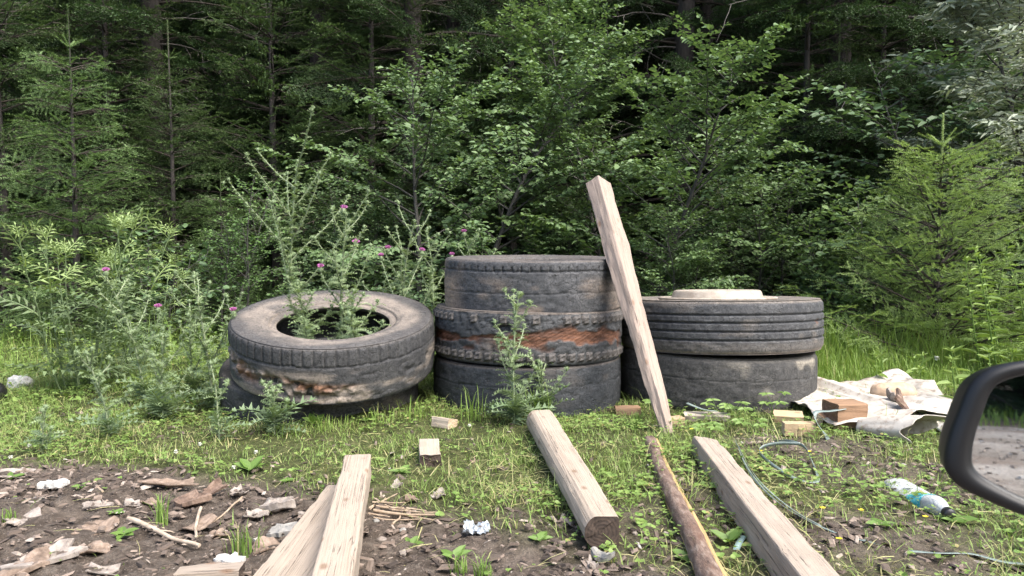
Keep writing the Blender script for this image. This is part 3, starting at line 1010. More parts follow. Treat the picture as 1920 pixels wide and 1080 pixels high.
def leafy_plant(name, px, Y, stems, H, spread, seed, leafs, leaf, gap, label, cat, lo=.1, top=4, matn='mugwort', upw=.5):
    rg = np.random.default_rng(seed)
    x = at(px, 600, Y)[0]
    root = empty(name, (x, Y, gz1(x, Y)))
    for s in range(stems):
        a_ = s * 2.399
        r0 = spread * .35 * math.sqrt((s + .3) / stems)
        b0 = np.array([math.cos(a_) * r0, math.sin(a_) * r0, -.02])
        h = H * rg.uniform(.72, 1.0)
        c_ = curve(b0, [math.cos(a_) * .25, math.sin(a_) * .25, 1], h, 9, [0, 0, .1], rg, .05)
        mbx = MB()
        tube(mbx, c_, np.linspace(.006, .0025, 10), 5, a=.3, cap=False)
        mbx.build('stem', M[matn], root, True)
        n = int(h / gap)
        for k in range(n + top):
            t = lo + (1 - lo) * min(1, (k + .5) / n)
            p0, d = along(c_, t)
            an = k * 2.399 + s
            ups = upw + (.9 if k >= n - 2 else 0) * rg.uniform(.5, 1.3)
            dr = norm(np.array([math.cos(an), math.sin(an), ups * rg.uniform(.3, 1.4)]))
            Mx = frames(dr[None], (np.array([0, 0, 1.]) + rg.normal(0, .25, 3))[None])[0]
            sc = leaf * (1.15 - .55 * t) * rg.uniform(.7, 1.2) * (.7 if k >= n else 1)
            me = leafs[int(rg.integers(0, 3)) + (3 if (len(leafs) > 3 and t > .62) else 0)]
            o = bpy.data.objects.new('leaf', me)
            o.parent = root
            o.matrix_local = Matrix.Translation(Vector(p0)) @ Matrix(Mx.tolist()).to_4x4() @ Matrix.Diagonal((sc, sc, sc, 1))
            COL.objects.link(o)
    return tag(root, label, cat)

leafy_plant('lobed_leaf_plant', 155, 4.5, 9, 1.08, .42, 5, LOBED_ME, .24, .05, 'bushy grey-green plant with long lobed leaves at the left', 'wild plant', .06, 6)
leafy_plant('lobed_leaf_plant', 250, 4.9, 4, .85, .3, 6, LOBED_ME, .18, .06, 'smaller lobed-leaf plant tucked behind the bushy grey-green one', 'wild plant', .1, 5)
leafy_plant('willowherb', 1925, 4.6, 10, 1.0, .6, 7, LANCE_ME, .11, .028, 'tall willowherb clump with narrow leaves behind the car mirror', 'wild plant', .1, 6, 'herb', .35)
leafy_plant('willowherb', 1700, 4.45, 5, .24, .5, 9, LANCE_ME, .10, .03, 'short leafy weeds at the back edge of the cream sheet', 'wild plant', .05, 5, 'herb', .3)
leafy_plant('willowherb', 1855, 3.9, 5, .34, .45, 10, LANCE_ME, .11, .03, 'broad leafy weeds just behind the car mirror', 'wild plant', .05, 5, 'herb', .3)
# five-fingered leaves at the foot of the right stack
for k, (px, py, h) in enumerate(((1345, 765, .10), (1380, 775, .09), (1450, 765, .11), (1405, 790, .06), (1228, 760, .10), (1330, 800, .05))):
    rg = np.random.default_rng(900 + k)
    g = gp(px, py + 22)
    root = empty('cinquefoil', (g[0], g[1], gz1(g[0], g[1])))
    for s in range(4):
        an = s * 1.6 + rg.uniform(0, 1)
        tip = np.array([math.cos(an) * .05, math.sin(an) * .05, h * rg.uniform(.6, 1.1)])
        mbx = MB()
        tube(mbx, np.array([[0, 0, -.01], tip * [.3, .3, .6], tip]), [.0015, .0012, .001], 4, a=.3, cap=False)
        st_ = mbx.build('stem', M['herb'], root)
        lm = MB()
        for f_ in range(5):
            fa = an + (f_ - 2) * .95
            lm.inst(ovate(.06, .24, .25), frames(np.array([[math.cos(fa), math.sin(fa), .15]]), np.array([[0, -.4, 1.]])), tip[None], np.array([.042]), rg.uniform(0, .6), .1)
        lm.build('leaf', M['herb'], root)
    tag(root, ['five-fingered leaf sprig standing against the dusty lower right tyre, left of its middle', 'five-fingered leaf sprig low against the middle of the right stack',
               'five-fingered leaf sprig at the front right of the right stack', 'five-fingered leaf sprig lowest in the grass before the right stack',
               'five-fingered leaf sprig beside the upper end of the stake foot', 'five-fingered leaf sprig beside the weathered board end'][k], 'weed', 'five-fingered weeds by the right stack')
# ------------------------------------------------------------------ tyres
def rubber_mat(name, base, dustc, dust_amt, rust=(.17, .07, .032), seed=0.0, mud=(.33, .25, .185)):
    m, nt, p, out = nmat(name)
    tc = nt.nodes.new('ShaderNodeTexCoord')
    mp = nt.nodes.new('ShaderNodeMapping')
    mp.inputs['Location'].default_value = (seed * 3.1, seed * 1.7, seed)
    nt.links.new(tc.outputs['Object'], mp.inputs['Vector'])
    v = mp.outputs[0]
    n1, n2, n3 = tnoise(nt, v, 5, 5, .6), tnoise(nt, v, 95, 6, .75), tnoise(nt, v, 24, 6, .75)
    mps = nt.nodes.new('ShaderNodeMapping')
    mps.inputs['Scale'].default_value = (1, 1, 7)
    nt.links.new(v, mps.inputs['Vector'])
    n4 = tnoise(nt, mps.outputs[0], 9, 5, .7)
    va, vb = attr(nt, 'va'), attr(nt, 'vb')           # va = torn, vb = dirt clinging to the rubber
    c = ramp(nt, n2, [(.3, [x * .55 for x in base]), (.55, base), (.75, [x * 1.9 for x in base])])
    dust = mth(nt, 'MULTIPLY', mth(nt, 'ADD', fac(nt, n3, .36, .72), mth(nt, 'MULTIPLY', fac(nt, n1, .42, .68), .6)), dust_amt)
    dust = mth(nt, 'MULTIPLY', dust, mth(nt, 'ADD', .35, mth(nt, 'MULTIPLY', fac(nt, n2, .35, .65), .65)))
    c = mix(nt, dust, c, dustc)
    vo = N(nt, 'ShaderNodeTexVoronoi', Scale=30.0, feature='DISTANCE_TO_EDGE')
    mpc = nt.nodes.new('ShaderNodeMapping')
    mpc.inputs['Scale'].default_value = (1, 1, 2.2)
    wob = nt.nodes.new('ShaderNodeMix')
    wob.data_type = 'VECTOR'
    wob.inputs[0].default_value = .03
    nzc = N(nt, 'ShaderNodeTexNoise', Scale=20.0, Detail=3.0)
    nt.links.new(v, nzc.inputs['Vector'])
    nt.links.new(v, wob.inputs[4])
    nt.links.new(nzc.outputs['Color'], wob.inputs[5])
    nt.links.new(wob.outputs[1], mpc.inputs['Vector'])
    nt.links.new(mpc.outputs[0], vo.inputs['Vector'])
    crack = fac(nt, vo.outputs['Distance'], .0, .045)
    ckm = mth(nt, 'MULTIPLY', mth(nt, 'SUBTRACT', 1.0, crack), fac(nt, n1, .42, .55))
    c = mix(nt, mth(nt, 'MULTIPLY', ckm, .75), c, (.008, .008, .008))
    caked = mth(nt, 'MULTIPLY', vb, mth(nt, 'ADD', .25, mth(nt, 'MULTIPLY', fac(nt, mth(nt, 'ADD', mth(nt, 'MULTIPLY', n4, .5), mth(nt, 'MULTIPLY', n2, .5)), .38, .58), .75)))
    c = mix(nt, caked, c, mud)
    rc = ramp(nt, n4, [(.3, [x * .35 for x in rust]), (.5, rust), (.72, [min(1, x * 2.1) for x in rust])])
    c = mix(nt, mth(nt, 'MULTIPLY', va, .92), c, rc)
    nt.links.new(c, p.inputs['Base Color'])
    p.inputs['Roughness'].default_value = .72
    p.inputs['Specular IOR Level'].default_value = .3
    bump(nt, p, mth(nt, 'ADD', mth(nt, 'MULTIPLY', n2, .7), mth(nt, 'MULTIPLY', ckm, -.6)), .7, .005)
    return m

def tyre_profile(Rr, W, rb, shoulder=.022, crown=.004):
    """(r, z, zone) around the section: zone 0 sidewall, 1 tread, 2 inside"""
    P = []
    tw = W * .5 - shoulder
    bz = W * .36
    def side(sg):
        S = [(rb, bz * sg, 0), (rb + .012, (bz + .012) * sg, 0), (rb + .03, (bz + .006) * sg, 0), (rb + .038, (bz + .013) * sg, 0)]
        for t in np.linspace(.16, .94, 18):
            S.append((rb + (Rr - rb) * t, (bz + .014 + (W * .5 - bz - .014) * math.sin(min(1, t * 1.25) * math.pi / 2)) * sg, 0))
        return S
    lo = side(-1)
    for q in range(1, 5):
        a = -math.pi / 2 + q * math.pi / 2 / 4
        lo.append((Rr - shoulder - .004 + shoulder * math.cos(a), -tw + shoulder * math.sin(a), 0 if q < 3 else 1))
    nT = 44
    tr = [(Rr - .004 + crown * (1 - (2 * t - 1) ** 2), -tw + 2 * tw * t, 1) for t in np.linspace(0, 1, nT)][1:-1]
    up = [(r, -z, zn) for r, z, zn in reversed(lo)]
    ins = [(rb + .006, bz - .022, 2), (rb + .06, W * .5 - .02, 2), (Rr - .07, W * .5 - .022, 2), (Rr - .03, W * .34, 2), (Rr - .026, 0, 2)]
    inside = ins + [(r, -z, zn) for r, z, zn in reversed(ins[:-1])]
    return np.array(lo + tr + up + inside)

def make_tyre(name, Rr, W, loc, tilt, rz, label, mat_, disp=None, rbf=.55, segs=320, shoulder=.022):
    root = empty(name, loc)
    root.rotation_euler = (tilt[0], tilt[1], rz)
    P = tyre_profile(Rr, W, Rr * rbf, shoulder)
    k = len(P)
    th = np.linspace(0, 2 * math.pi, segs, endpoint=False)
    r = np.broadcast_to(P[:, 0], (segs, k)).copy()
    z = np.broadcast_to(P[:, 1], (segs, k)).copy()
    zn = np.broadcast_to(P[:, 2], (segs, k))
    T = np.broadcast_to(th[:, None], (segs, k))
    # wear: slight unevenness everywhere outside
    x0, y0 = r * np.cos(T), r * np.sin(T)
    ext = (zn < 2)
    r += ext * .0012 * fbm(x0 * 9, y0 * 9, z * 9, 5 + len(label)) + (zn == 1) * .0012 * fbm(x0 * 45, y0 * 45, z * 45, 9, 2)
    # moulded rings on the sidewalls, and a dished bead seat
    sw_ = (zn == 0)
    q_ = (r - Rr * rbf) / (Rr - Rr * rbf)
    ringz = .0035 * sstep(.018, .008, np.abs(q_ - .30)) + .003 * sstep(.02, .008, np.abs(q_ - .86)) + .002 * sstep(.02, .008, np.abs(q_ - .74)) - .005 * sstep(.05, .02, np.abs(q_ - .2))
    ringz += .0022 * (np.abs((T / (2 * math.pi) * 90) % 1 - .5) < .2) * sstep(.035, .025, np.abs(q_ - .8))
    z += sw_ * np.sign(z) * ringz
    torn, mud = np.zeros_like(r), np.zeros_like(r)
    if disp:
        dr, torn, mud = disp(T, z, r, zn, x0, y0)
        r += dr
    V = np.stack([r * np.cos(T), r * np.sin(T), z], -1).reshape(-1, 3)
    i_ = np.arange(segs)[:, None] * k
    ip = (np.arange(segs)[:, None] + 1) % segs * k
    j = np.arange(k)[None]
    jn = (j + 1) % k
    F_ = np.stack(np.broadcast_arrays(i_ + j, ip + j, ip + jn, i_ + jn), -1)
    side = (P[:, 2] == 0) & (P[:, 2][(np.arange(k) + 1) % k] == 0)
    inn = (P[:, 2] == 2) | (P[:, 2][(np.arange(k) + 1) % k] == 2)
    trd = ~side & ~inn
    for nm, sel in (('tread', trd), ('sidewall', side), ('inner_liner', inn)):
        q = np.where(sel)[0]
        # split into contiguous runs so the two sidewalls are two parts
        runs = np.split(q, np.where(np.diff(q) > 1)[0] + 1)
        for run in runs:
            if nm == 'inner_liner' and run is not runs[-1]:
                continue
            Fq = F_[:, run].reshape(-1, 4)
            if nm == 'inner_liner':
                Fq = np.concatenate([F_[:, rr].reshape(-1, 4) for rr in runs])
            used, inv = np.unique(Fq, return_inverse=True)
            mb_ = MB()
            mb_.add(V[used], inv.reshape(-1, 4), torn.reshape(-1)[used], mud.reshape(-1)[used])
            mb_.build(nm, mat_, root, True)
    return tag(root, label, 'tyre'), root

FRONT = -math.pi / 2      # angle of the side that faces the camera (tyre local, before rotation)
def angd(T, c):
    return (T - c + math.pi) % (2 * math.pi) - math.pi

def notch(T, n, w):
    """1 inside n evenly spaced slots of half-width w (fraction)"""
    u = (T / (2 * math.pi) * n) % 1.0
    return (np.abs(u - .5) < w).astype(float)

def d_left(T, z, r, zn, x, y):
    tr = (zn == 1) * 1.0
    a = angd(T, FRONT - .55)
    # torn band running from the left shoulder down to the middle front
    c = .012 - .075 * np.clip((a + .75) / 1.3, 0, 1.2)
    w = .066 + .03 * fbm(x * 7, y * 7, z * 7, 61)
    band = sstep(1.0, .35, np.abs(z - c) / w) * sstep(1.15, .75, np.abs(a + .05)) * tr
    rough = fbm(x * 30, y * 30, z * 30, 63, 3)
    dr = -band * (.012 + .024 * rough)
    dr -= tr * .009 * notch(T, 64, .07) * sstep(.05, .056, z)
    dr -= tr * .005 * (np.abs(z - .052 - .004 * noise(T * 9, 0, 0, 3)) < .004)
    dr -= tr * .010 * np.maximum(0, fbm(x * 14, y * 14, z * 30, 67, 3) - .25) * sstep(.06, -.02, z)
    sw = ((zn == 0) & (z > 0)) * 1.0
    dr -= sw * 0
    mud = band * .5 + tr * .75 * sstep(-.1, .5, fbm(x * 5, y * 5, z * 16, 69)) * sstep(.05, 0, z) + sw * (.58 * sstep(.47, .40, r + .03 * fbm(x * 3, y * 3, 0, 97)) * (.45 + .55 * sstep(-.4, .4, fbm(x * 7, y * 7, 0, 98))) + .12)
    return dr, band * sstep(-.2, .4, fbm(x * 5, y * 5, z * 9, 71)), mud

def d_top(T, z, r, zn, x, y):
    tr = (zn == 1) * 1.0
    dr = -tr * .008 * (np.abs(z - .082 - .0025 * noise(T * 14, 0, 0, 5)) < .0042)
    dr -= tr * .010 * notch(T, 64, .07) * sstep(.079, .083, z) * sstep(.110, .104, z)
    dr -= tr * .004 * (np.abs(z + .03 - .004 * noise(T * 7, 0, 0, 6)) < .003)
    dr -= tr * .0035 * np.maximum(0, fbm(x * 22, y * 22, z * 40, 77, 3)) * sstep(.08, .05, z)
    a = angd(T, FRONT)
    left = sstep(-.75, -1.25, a) * sstep(-2.2, -1.7, a)
    lower = .5 * sstep(.15, .6, fbm(x * 3.4, y * 3.4, z * 9, 79)) * sstep(.07, .0, z)
    mud = tr * np.clip(left * 1.3 * sstep(-.3, .3, fbm(x * 4, y * 4, z * 6, 81) + .3 - z * 3) + lower, 0, 1) + (zn == 0) * .2 * (z > 0)
    return dr, np.zeros_like(r), mud

def d_mid(T, z, r, zn, x, y):
    tr = (zn == 1) * 1.0
    a = angd(T, FRONT)
    # casing between the shoulder blocks: steel belt laid bare in a slanting tear
    c = -.003 + .014 * np.sin(a * 2.0 + .8)
    w = .052 + .045 * fbm(x * 10, y * 10, z * 16, 83) - .016 * sstep(.1, -.5, a) - .02 * sstep(.9, 1.15, a)
    band = sstep(1.0, .55, np.abs(z - c) / np.maximum(w, .004)) * sstep(1.5, 1.2, np.abs(a + .1)) * tr
    band *= 1 - .85 * np.exp(-((a + .42) / .1) ** 2) * (z < 0)
    dr = -band * (.011 + .003 * np.sin((z * 3.2 + T * .35) * 260) + .005 * fbm(x * 25, y * 25, z * 60, 85, 2))
    hole = np.exp(-(((a + .25) / .055) ** 2 + ((z - .052) / .024) ** 2) ** 2) * tr
    dr -= hole * .05
    dr -= tr * (1 - band) * .008 * np.maximum(0, fbm(x * 26, y * 26, z * 34, 87, 3) + .1)
    u = (T / (2 * math.pi) * 52 + z * 9) % 1
    dr -= tr * (1 - band) * .007 * (np.abs(u - .5) < .06) * (np.abs(z) > .05)
    return dr, band * .95 * (1 - hole), tr * .2 * sstep(.2, .6, fbm(x * 6, y * 6, z * 9, 88)) + .35 * ((zn == 0) & (z > 0))

def d_ribs(T, z, r, zn, x, y):
    tr = (zn == 1) * 1.0
    dr = np.zeros_like(r)
    for zc, w in ((.066, .0048), (.024, .0042), (-.020, .0042), (-.064, .0048)):
        dr -= tr * .011 * sstep(w * 1.35, w * .6, np.abs(z - zc - .0008 * noise(T * 60, zc * 99, 0, 8)))
    u = (T / (2 * math.pi) * 110 + 10 * z) % 1
    dr -= tr * .0022 * (np.abs(u - .5) < .12) * (np.abs(z) < .066) * sstep(-.1, .2, noise(x * 5, y * 5, z * 20, 89))
    dr -= tr * .004 * np.maximum(0, fbm(x * 24, y * 24, z * 30, 91, 3) - .1)
    a = angd(T, FRONT + .85)
    hole = np.exp(-((a / .03) ** 2 + ((z - .02) / .014) ** 2) ** 2) * tr
    dr -= hole * .01
    return dr, hole * .5, (zn == 0) * (.55 + .25 * (z < 0)) + tr * .25 * sstep(-.06, -.1, z) + .25 * tr * sstep(.3, .6, fbm(x * 5, y * 5, z * 12, 93))

def d_plain(seed, patch):
    def f(T, z, r, zn, x, y):
        tr = (zn == 1) * 1.0
        dr = -tr * .004 * np.maximum(0, fbm(x * 20, y * 20, z * 30, seed, 3))
        dr -= tr * .003 * (np.abs(z - .03 - .003 * noise(T * 9, 0, 0, seed)) < .0025)
        u = (T / (2 * math.pi) * 40) % 1
        dr -= tr * .003 * (np.abs(u - .5) < .05) * (np.abs(z) > .05)
        a = angd(T, FRONT + .55)
        mud = patch * tr * sstep(-.15, .45, fbm(x * 6, y * 6, z * 8, seed + 2)) * sstep(.9, .35, np.abs(a)) * sstep(-.09, -.03, z)
        return dr, np.zeros_like(r), mud + .2 * (zn == 0)
    return f

RB = (.027, .031, .036)
DU = (.145, .15, .158)
# three-tyre stack
SX, SY = .09, 4.33
_, t_bot = make_tyre('tyre', .530, .265, (SX - .005, SY, .115), (0, 0), 0, 'plain dark tyre at the bottom of the three-tyre stack', rubber_mat('rubber_a', RB, DU, .35, seed=1), d_plain(5, .1))
_, t_mid = make_tyre('tyre', .528, .268, (SX, SY, .382), (R(-1.2), R(.8)), 0, 'torn tyre with rusty steel cords bared, middle of the three-tyre stack', rubber_mat('rubber_b', (.036, .038, .040), DU, .5, rust=(.12, .052, .028), seed=2), d_mid, shoulder=.02)
_, t_top = make_tyre('tyre', .498, .272, (SX + .028, SY, .652), (R(.6), R(.2)), 0, 'worn smooth tyre with beige mud stains on top of the three-tyre stack', rubber_mat('rubber_c', (.034, .037, .042), (.165, .165, .168), .5, seed=3), d_top, shoulder=.016, segs=512)
# shoulder blocks of the torn tyre
blk = MB()
bx_ = np.array([[-.5, -.5, 0], [.5, -.5, 0], [.5, .5, 0], [-.5, .5, 0], [-.44, -.42, 1], [.44, -.42, 1], [.44, .42, 1], [-.44, .42, 1]])
bf_ = np.array([[4, 5, 6, 7], [0, 1, 5, 4], [1, 2, 6, 5], [2, 3, 7, 6], [3, 0, 4, 7]])
BLK = []
for q in range(4):
    rg = np.random.default_rng(q)
    g_ = 5
    u, v_ = np.meshgrid(np.linspace(-.5, .5, g_), np.linspace(-.5, .5, g_))
    edge = np.maximum(np.abs(u), np.abs(v_)) > .49
    hgt = np.where(edge, 0, .016 + .0025 * rg.normal(0, 1, u.shape))
    sk = np.stack([u * .0515 + rg.normal(0, .0012, u.shape) * (1 - edge), v_ * .052 + u * .006, hgt - .003], -1).reshape(-1, 3)
    ii = (np.arange(g_ - 1)[:, None] * g_ + np.arange(g_ - 1)[None]).ravel()
    b_ = MB()
    b_.add(sk, np.stack([ii, ii + 1, ii + g_ + 1, ii + g_], -1), 0.0, .15)
    BLK.append(b_.mesh('tread_block', bpy.data.materials['rubber_b']))
for row, zc in ((0, -.094), (1, .094)):
    for q in range(60):
        th = q * 2 * math.pi / 60 + row * .05
        if row == 1 and abs((th - FRONT + .25 + math.pi) % (2 * math.pi) - math.pi) < .55 and q % 3:
            continue            # worn away round the hole
        o = bpy.data.objects.new('tread_block', BLK[(q * 7 + row) % 4])
        o.parent = t_mid
        Mx = Matrix(((-math.sin(th), 0, math.cos(th)), (math.cos(th), 0, math.sin(th)), (0, 1, 0)))
        o.matrix_local = Matrix.Translation((math.cos(th) * .522, math.sin(th) * .522, zc)) @ Mx.to_4x4()
        COL.objects.link(o)
# right stack
make_tyre('tyre', .553, .285, (1.18, 4.42, .128), (R(-1), R(1.0)), 0, 'plain tyre caked with pale dust at the bottom of the right stack', rubber_mat('rubber_d', (.036, .036, .036), (.16, .155, .145), .45, seed=4, mud=(.30, .27, .22)), d_plain(6, .9), shoulder=.035)
_, t_rt = make_tyre('tyre', .566, .275, (1.195, 4.42, .415), (R(-3.0), R(-.4)), 0, 'tyre with straight circumferential grooves holding the cream rim', rubber_mat('rubber_e', (.038, .040, .044), (.165, .165, .165), .5, seed=5, mud=(.30, .25, .2)), d_ribs, shoulder=.03, segs=440)
# left pair, both tipped towards the viewer
TL = R(11.5)
nrm = np.array([.03, -math.sin(TL), math.cos(TL)])
c_top = np.array([-.945, 4.06, .352])
c_bot = c_top - nrm * .268 + np.array([-.11, .13, .0])
make_tyre('tyre', .530, .280, tuple(c_top), (TL, R(1.8)), 0, 'big tyre tipped forward with torn muddy tread and thistles in its hole', rubber_mat('rubber_f', (.033, .034, .037), (.16, .158, .155), .45, rust=(.15, .075, .04), seed=6, mud=(.34, .285, .235)), d_left, segs=512)
make_tyre('tyre', .535, .26, tuple(c_bot), (TL * .9, R(1.0)), 0, 'half-buried tyre beneath the tipped tyre, its rounded edge showing at the left', rubber_mat('rubber_g', (.034, .036, .04), (.2, .185, .17), .5, rust=(.13, .06, .035), seed=7), d_plain(8, .3))

# cream wheel rim seated in the grooved tyre
m, nt, p, out = nmat('cream_paint')
v = coords(nt)
n1, n2 = tnoise(nt, v, 18, 5, .65), tnoise(nt, v, 70, 4, .7)
c = ramp(nt, n1, [(.3, (.21, .17, .13)), (.5, (.33, .285, .23)), (.75, (.40, .355, .295))])
c = mix(nt, fac(nt, n2, .62, .72), c, (.25, .16, .1))
nt.links.new(c, p.inputs['Base Color'])
p.inputs['Roughness'].default_value = .6
bump(nt, p, n2, .4, .003)
M['cream'] = m
def lathe(prof, segs=96, wob=0.0, seed=0):
    th = np.linspace(0, 2 * math.pi, segs, endpoint=False)
    P = np.array(prof, float)
    k = len(P)
    rr = P[None, :, 0] * (1 + wob * noise(np.cos(th)[:, None] * 3, np.sin(th)[:, None] * 3, P[None, :, 1] * 20, seed))
    V = np.stack([rr * np.cos(th)[:, None], rr * np.sin(th)[:, None], np.broadcast_to(P[None, :, 1], rr.shape)], -1).reshape(-1, 3)
    i_ = np.arange(segs)[:, None] * k
    ip = (np.arange(segs)[:, None] + 1) % segs * k
    j = np.arange(k - 1)[None]
    return V, np.stack(np.broadcast_arrays(i_ + j, ip + j, ip + j + 1, i_ + j + 1), -1).reshape(-1, 4)
# follows the tyre's tilt
rim = empty('wheel_rim', (1.175, 4.395, .553))
rim.rotation_euler = (R(-3.0), R(-.4), 0)
mb = MB()
mb.add(*lathe([(.30, -.02), (.325, -.006), (.332, .002), (.330, .008), (.318, .010), (.27, .006), (.255, .006)]))
mb.build('flange', M['cream'], rim, True)
mb = MB()
mb.add(*lathe([(.258, .006), (.254, .012), (.246, .036), (.238, .046), (.226, .049), (.205, .047), (.19, .040), (.165, .036), (.13, .036)], wob=.006))
mb.build('raised_disc', M['cream'], rim, True)
mb = MB()
mb.add(*lathe([(.131, .036), (.12, .030), (.1, -.05), (.0005, -.06)]))
mb.build('hub_well', M['cream'], rim, True)
tag(rim, 'cream painted steel wheel rim lying on top of the right tyre stack', 'wheel rim')
# ------------------------------------------------------------------ ground cover (nobody could count it)
def scatter(n, y0, y1, seed, xm=.72):
    rg = np.random.default_rng(seed)
    y = np.sqrt(rg.uniform(y0 ** 2, y1 ** 2, n))
    x = rg.uniform(-1, 1, n) * y * xm
    return x, y, rg

KEEP_OUT = []   # (x, y, r) circles with no growth

def free(x, y):
    ok = np.ones(len(x), bool)
    for cx_, cy_, r_ in KEEP_OUT:
        ok &= (x - cx_) ** 2 + (y - cy_) ** 2 > r_ * r_
    return ok
KEEP_OUT += [(.09, 4.33, .52), (1.2, 4.4, .54), (-.95, 4.1, .5)]
# short turf
mb = MB()
x, y, rg = scatter(190000, 1.75, 7.0, 61)
d = dirt(x, y)
clump = .5 + .5 * fbm(x * 4.5, y * 4.5, 0, 63)
pr = np.clip((1 - d) * (.30 + .8 * clump), .004, 1)
k = (rg.random(len(x)) < pr) & free(x, y)
x, y, d, clump = x[k], y[k], d[k], clump[k]
n = len(x)
h = rg.uniform(.014, .042, n) * (.55 + .7 * clump) * (1 + .5 * sstep(3.2, 4.5, y)) * (1 + 1.0 * (rg.random(n) < .06))
straw = np.clip(.55 * sstep(-.1, .6, noise(x * 2.2, y * 2.2, 0, 65)) * sstep(3.3, 2.3, y) * sstep(-.5, .2, x) + .25 * sstep(.1, .5, noise(x * 3, y * 3, 0, 66)), 0, 1)
vb = np.where(rg.random(n) < straw + .06, rg.uniform(.5, 1, n), rg.uniform(0, .2, n))
an = rg.uniform(0, 2 * math.pi, n)
Mx = np.zeros((n, 3, 3))
Mx[:, 0, 0], Mx[:, 1, 0], Mx[:, 0, 1], Mx[:, 1, 1], Mx[:, 2, 2] = np.cos(an), np.sin(an), -np.sin(an), np.cos(an), 1
SHORT = (BLADE[0][[0, 1, 4, 5, 6]] * [1, 1, 1] + [[0, 0, 0]] * 5, np.array([[0, 1, 3], [0, 3, 2], [2, 3, 4]]))
sc_ = np.stack([h * rg.uniform(.3, 2.6, n), rg.uniform(.0022, .0045, n), h], -1)
Pp, ra = np.stack([x, y, gz(x, y) - .004], -1), rg.uniform(0, 1, n)
for T_, k in ((BLADE, y < 2.7), (SHORT, y >= 2.7)):
    mb.inst(T_, Mx[k], Pp[k], sc_[k], ra[k], vb[k])
tag(mb.build('grass', M['grass']), 'short green grass and dry straw covering the clearing', 'grass', kind='stuff')

# dry straw lying in the turf
mb = MB()
x, y, rg = scatter(16000, 1.75, 5.0, 161)
k = (rg.random(len(x)) < np.clip(.15 + .9 * sstep(-.1, .6, noise(x * 2.2, y * 2.2, 0, 65)) * sstep(3.6, 2.3, y) * sstep(-.6, .1, x), 0, 1) * np.clip(1.15 - dirt(x, y), .1, 1)) & free(x, y)
x, y = x[k], y[k]
n = len(x)
an = rg.uniform(0, 6.28, n)
dr = np.stack([np.cos(an), np.sin(an), rg.normal(0, .15, n)], -1)
STRAW = (np.array([[-.5, -.5, 0], [-.5, .5, 0], [0, -.5, .06], [0, .5, .06], [.5, 0, -.02]]), np.array([[0, 2, 3], [0, 3, 1], [2, 4, 3]]))
L = rg.uniform(.03, .11, n)
mb.inst(STRAW, frames(dr, np.stack([rg.normal(0, .3, n), rg.normal(0, .3, n), np.ones(n)], -1)), np.stack([x, y, gz(x, y) + rg.uniform(.006, .03, n)], -1), np.stack([L, rg.uniform(.0015, .0035, n), L], -1), rg.uniform(0, 1, n), rg.uniform(.6, 1, n))
tag(mb.build('dry_straw', M['grass']), 'dry yellow straw lying in the trampled grass', 'straw', kind='stuff')

# clover and small herbs
SIMPLE = (np.array([[0, 0, 0], [.55, .45, .05], [1, 0, -.05], [.55, -.45, .05]]), np.array([[0, 3, 2, 1]]))
mb = MB()
x, y, rg = scatter(80000, 1.75, 6.4, 71)
d = dirt(x, y)
clump = .5 + .5 * fbm(x * 3.1 + 9, y * 3.1, 0, 73)
pr = np.clip((1 - d * .97) * np.clip(clump * 1.5 - .5, .05, 1), .003, 1)
k = (rg.random(len(x)) < pr) & free(x, y)
x, y, clump = x[k], y[k], clump[k]
n = len(x)
z = gz(x, y)
for f_ in range(3):
    an = rg.uniform(0, 6.28, n) if f_ == 0 else an + 2.1
    dr = np.stack([np.cos(an), np.sin(an), rg.uniform(-.1, .45, n)], -1)
    hh = (.012 + .05 * rg.random(n) * clump) if f_ == 0 else hh
    sc = (.005 + .014 * rg.random(n) ** 2) if f_ == 0 else sc
    fr_, pp_ = frames(dr, np.stack([rg.normal(0, .3, n), rg.normal(-.15, .3, n), np.ones(n)], -1)), np.stack([x, y, z + hh], -1)
    va_, vb_ = rg.uniform(0, 1, n), np.clip(rg.normal(.15, .2, n), 0, 1)
    for T_, k in ((ROUND, y < 2.9), (SIMPLE, y >= 2.9)):
        mb.inst(T_, fr_[k], pp_[k], sc[k], va_[k], vb_[k])
tag(mb.build('ground_cover_herbs', M['herb']), 'clover and small round-leaved herbs among the grass', 'ground cover', kind='stuff')

# taller weeds on the left and behind the tyres
mb = MB()
x, y, rg = scatter(26000, 3.3, 8.2, 81)
pr = np.where(x < -.9, .55 * sstep(3.6, 4.6, y), .35 * sstep(4.7, 5.4, y)) * np.clip(.6 + .7 * fbm(x * 2, y * 2, 0, 83), 0, 1)
k = (rg.random(len(x)) < pr) & free(x, y)
x, y = x[k], y[k]
n = len(x)
hh = rg.uniform(.03, .26, n) * np.clip(.5 + .6 * fbm(x * 1.4, y * 1.4, 0, 85), .2, 1.2)
an = rg.uniform(0, 6.28, n)
dr = np.stack([np.cos(an), np.sin(an), rg.uniform(0, .9, n)], -1)
mb.inst(OVATE, frames(dr, np.stack([rg.normal(0, .3, n), rg.normal(-.2, .3, n), np.ones(n)], -1)), np.stack([x, y, gz(x, y) + hh], -1),
        np.stack([rg.uniform(.022, .055, n), rg.uniform(.016, .04, n), rg.uniform(.02, .05, n)], -1), rg.uniform(0, .92, n), np.clip(rg.normal(.2, .25, n), 0, 1))
tag(mb.build('weeds', M['herb']), 'mixed leafy weeds growing thick at the forest edge', 'weeds', kind='stuff')

